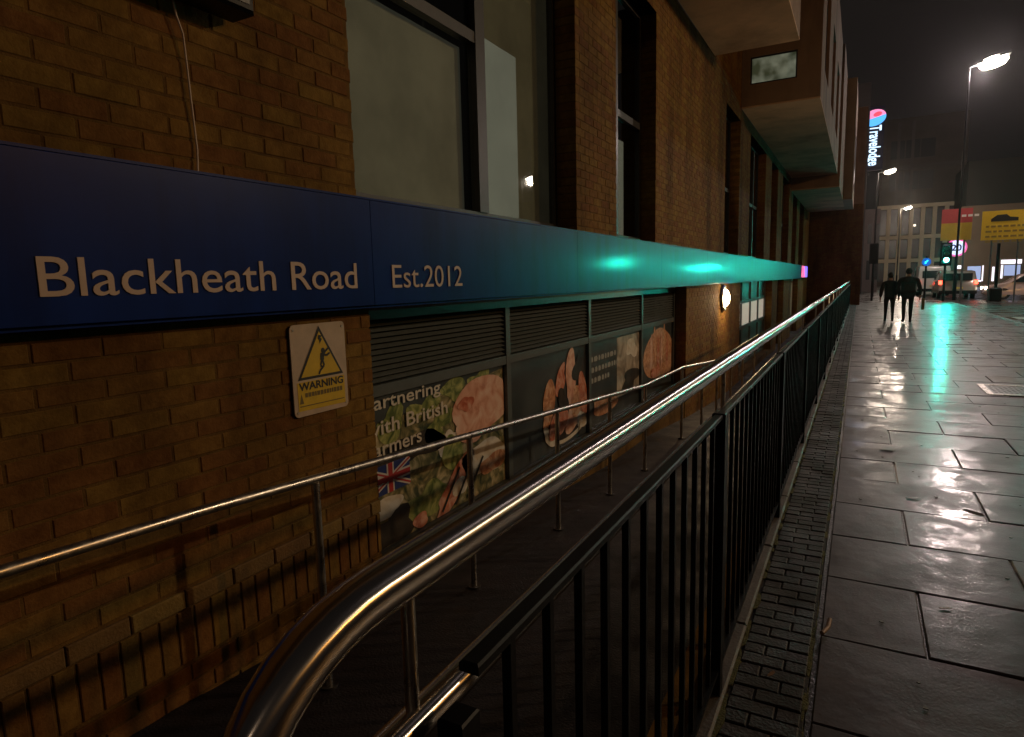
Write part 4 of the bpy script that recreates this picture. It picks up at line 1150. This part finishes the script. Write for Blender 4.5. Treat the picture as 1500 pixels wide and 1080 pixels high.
# ================================================================== PEOPLE
M["cloth"] = mat("black_coat", (.026, .025, .027), .8, var=.3, vscale=20, bump=.3, bscale=90)
M["trouser"] = mat("dark_trousers", (.018, .017, .018), .85, var=.2, vscale=20)
M["skin"] = mat("skin", (.42, .24, .17), .55)
M["hair"] = mat("dark_hair", (.012, .009, .007), .55)
M["shoe"] = mat("dark_shoe", (.02, .018, .016), .45)
def skinned(name, verts, edges, radii, m_, root=0, sub=2):
    me = bpy.data.meshes.new(name); me.from_pydata(verts, edges, []); me.update()
    o = bpy.data.objects.new(name, me); COL.objects.link(o)
    sk = o.modifiers.new("skin", "SKIN"); sk.use_smooth_shade = True
    sd = o.modifiers.new("sub", "SUBSURF"); sd.levels = sub; sd.render_levels = sub
    for v, r_ in zip(me.skin_vertices[0].data, radii): v.radius = r_ if isinstance(r_, tuple) else (r_, r_)
    me.skin_vertices[0].data[root].use_root = True
    dg = bpy.context.evaluated_depsgraph_get(); dg.update()
    out = bpy.data.meshes.new_from_object(o.evaluated_get(dg))
    bpy.data.objects.remove(o)
    out.name = name; out.materials.clear(); out.materials.append(M[m_])
    for p in out.polygons: p.use_smooth = True
    return out
def ball(name, c, r, m_, parent, n=12, flat=None):
    bm = bmesh.new(); bmesh.ops.create_uvsphere(bm, u_segments=16, v_segments=n, radius=1)
    me = bpy.data.meshes.new(name)
    for v in bm.verts:
        v.co = Vector((v.co.x*r[0], v.co.y*r[1], v.co.z*r[2]))
        if flat: v.co = flat(v.co)
        v.co += Vector(c)
    bm.to_mesh(me); bm.free(); me.materials.append(M[m_]); me.shade_smooth()
    o = bpy.data.objects.new(name, me); COL.objects.link(o); o.parent = parent
    return o
def person(x, y, H_, label, stride, bulk, coat_len, rz=0, hood=False, arms=0.0):
    """walking away from the camera (facing +y)"""
    t = thing("person", label, "person", (x, y, .004), rz, "people walking away along the pavement")
    s = H_/1.76
    V = []; E = []; Rr = []
    def add(p, r_, par=None):
        V.append((p[0]*s, p[1]*s, p[2]*s)); Rr.append(tuple(q*s for q in r_) if isinstance(r_, tuple) else r_*s)
        if par is not None: E.append((par, len(V)-1))
        return len(V)-1
    pel = add((0, 0, .95), (.15*bulk, .11)); wa = add((0, .01, 1.08), (.14*bulk, .10), pel); ch = add((0, .02, 1.28), (.17*bulk, .12), wa)
    sh = add((0, .02, 1.43), (.12*bulk, .09), ch); nk = add((0, .03, 1.51), .055, sh); hd = add((0, .045, 1.60), (.075, .09), nk); hd2 = add((0, .05, 1.70), (.07, .085), hd)
    for sx, st in ((-1, stride), (1, -stride)):
        hp = add((sx*.10, 0, .88), .095, pel)
        kn = add((sx*.105, .06+st*.22, .50), .066, hp)
        an = add((sx*.105, -.03+st*.42 - (.06 if st < 0 else 0), .09+(.05 if st < 0 else 0)), .046, kn)
        ft = add((sx*.115, .11+st*.42, .045), .035, an)
        so = add((sx*.19*bulk, .02, 1.41), .062, sh)
        el = add((sx*(.27+arms)*bulk, -.03-st*.14, 1.13), .046, so)
        wrist = add((sx*(.29+arms*1.2)*bulk, .05-st*.24, .90), .032, el)
        pm = add((sx*(.29+arms*1.2)*bulk, .07-st*.26, .83), (.022, .038), wrist)
        for f_ in range(4):
            f1 = add((sx*(.285+arms*1.2)*bulk, .045+f_*.02-st*.26, .775), .0105, pm)
            add((sx*(.275+arms*1.2)*bulk, .050+f_*.02-st*.26, .735-(.012 if f_ in (1, 2) else 0)), .009, f1)
        th = add((sx*(.27+arms*1.2)*bulk, .12-st*.26, .80), .011, pm); 
    body = skinned("body", V, E, Rr, "trouser", pel)
    # skin tone on head and hands
    body.materials.append(M["skin"])
    for p_ in body.polygons:
        c_ = p_.center/s
        if c_.z > 1.50 or (c_.z < .90 and abs(c_.x) > .22*bulk): p_.material_index = 1
    o = bpy.data.objects.new("body", body); COL.objects.link(o); o.parent = t
    # coat with sleeves: one garment
    V.clear(); E.clear(); Rr.clear()
    c0 = add((0, 0, coat_len), (.19*bulk, .15)); c1 = add((0, 0, .98), (.185*bulk, .145), c0); c2 = add((0, .01, 1.15), (.18*bulk, .14), c1); c3 = add((0, .02, 1.32), (.20*bulk, .145), c2); c4 = add((0, .02, 1.44), (.13*bulk, .10), c3); c5 = add((0, .03, 1.50), (.075, .075), c4)
    for sx, st in ((-1, stride), (1, -stride)):
        a0 = add((sx*.20*bulk, .02, 1.40), .078, c4); a1 = add((sx*(.27+arms)*bulk, -.03-st*.14, 1.13), .066, a0); add((sx*(.29+arms*1.2)*bulk, .04-st*.22, .91), .052, a1)
    co = bpy.data.objects.new("coat", skinned("coat", V, E, Rr, "cloth", c2)); COL.objects.link(co); co.parent = t
    def hairf(c):
        if c.y > .02: c.y *= .75
        return c
    ball("hair", (0, .035*s, 1.675*s), (.096*s, .105*s, .115*s), "cloth" if hood else "hair", t, flat=hairf)
    # face looks away from us: nose and ears still there
    ball("nose", (0, .150*s, 1.635*s), (.012*s, .018*s, .02*s), "skin", t, 8)
    for sx in (-1, 1): ball("ear", (sx*.088*s, .055*s, 1.63*s), (.01*s, .02*s, .03*s), "skin", t, 8)
    for sx, st in ((-1, stride), (1, -stride)):
        lift = .05 if st < 0 else 0
        ball("shoe", (sx*.112*s, (.045+st*.42)*s, (.042+lift*.6)*s), (.048*s, .135*s, .042*s), "shoe", t, 8)
    return t
person(.84, 23.1, 1.51, "shorter walker in a black jacket and slim dark trousers, left of the pair", .35, 1.05, .84, arms=-.01)
rp = person(1.31, 22.9, 1.63, "taller walker in a bulky black coat, right of the pair", -.40, 1.22, .76, arms=-.01, hood=True)
bag = thing("carrier_bag", "small olive bag hanging from the taller walker's right hand", "bag", (1.70, 22.86, .40))
local("bag_body", MB().poly([(-.03, -.13, 0), (-.03, .13, 0), (-.03, .10, .34), (-.03, -.10, .34)], (.07, 0, 0)), mat("olive_bag", (.16, .13, .03), .7), bag)
local("handle", MB().tube([(0, -.06, .34), (0, -.03, .43), (0, .03, .43), (0, .06, .34)], .006, 6), "cloth", bag)
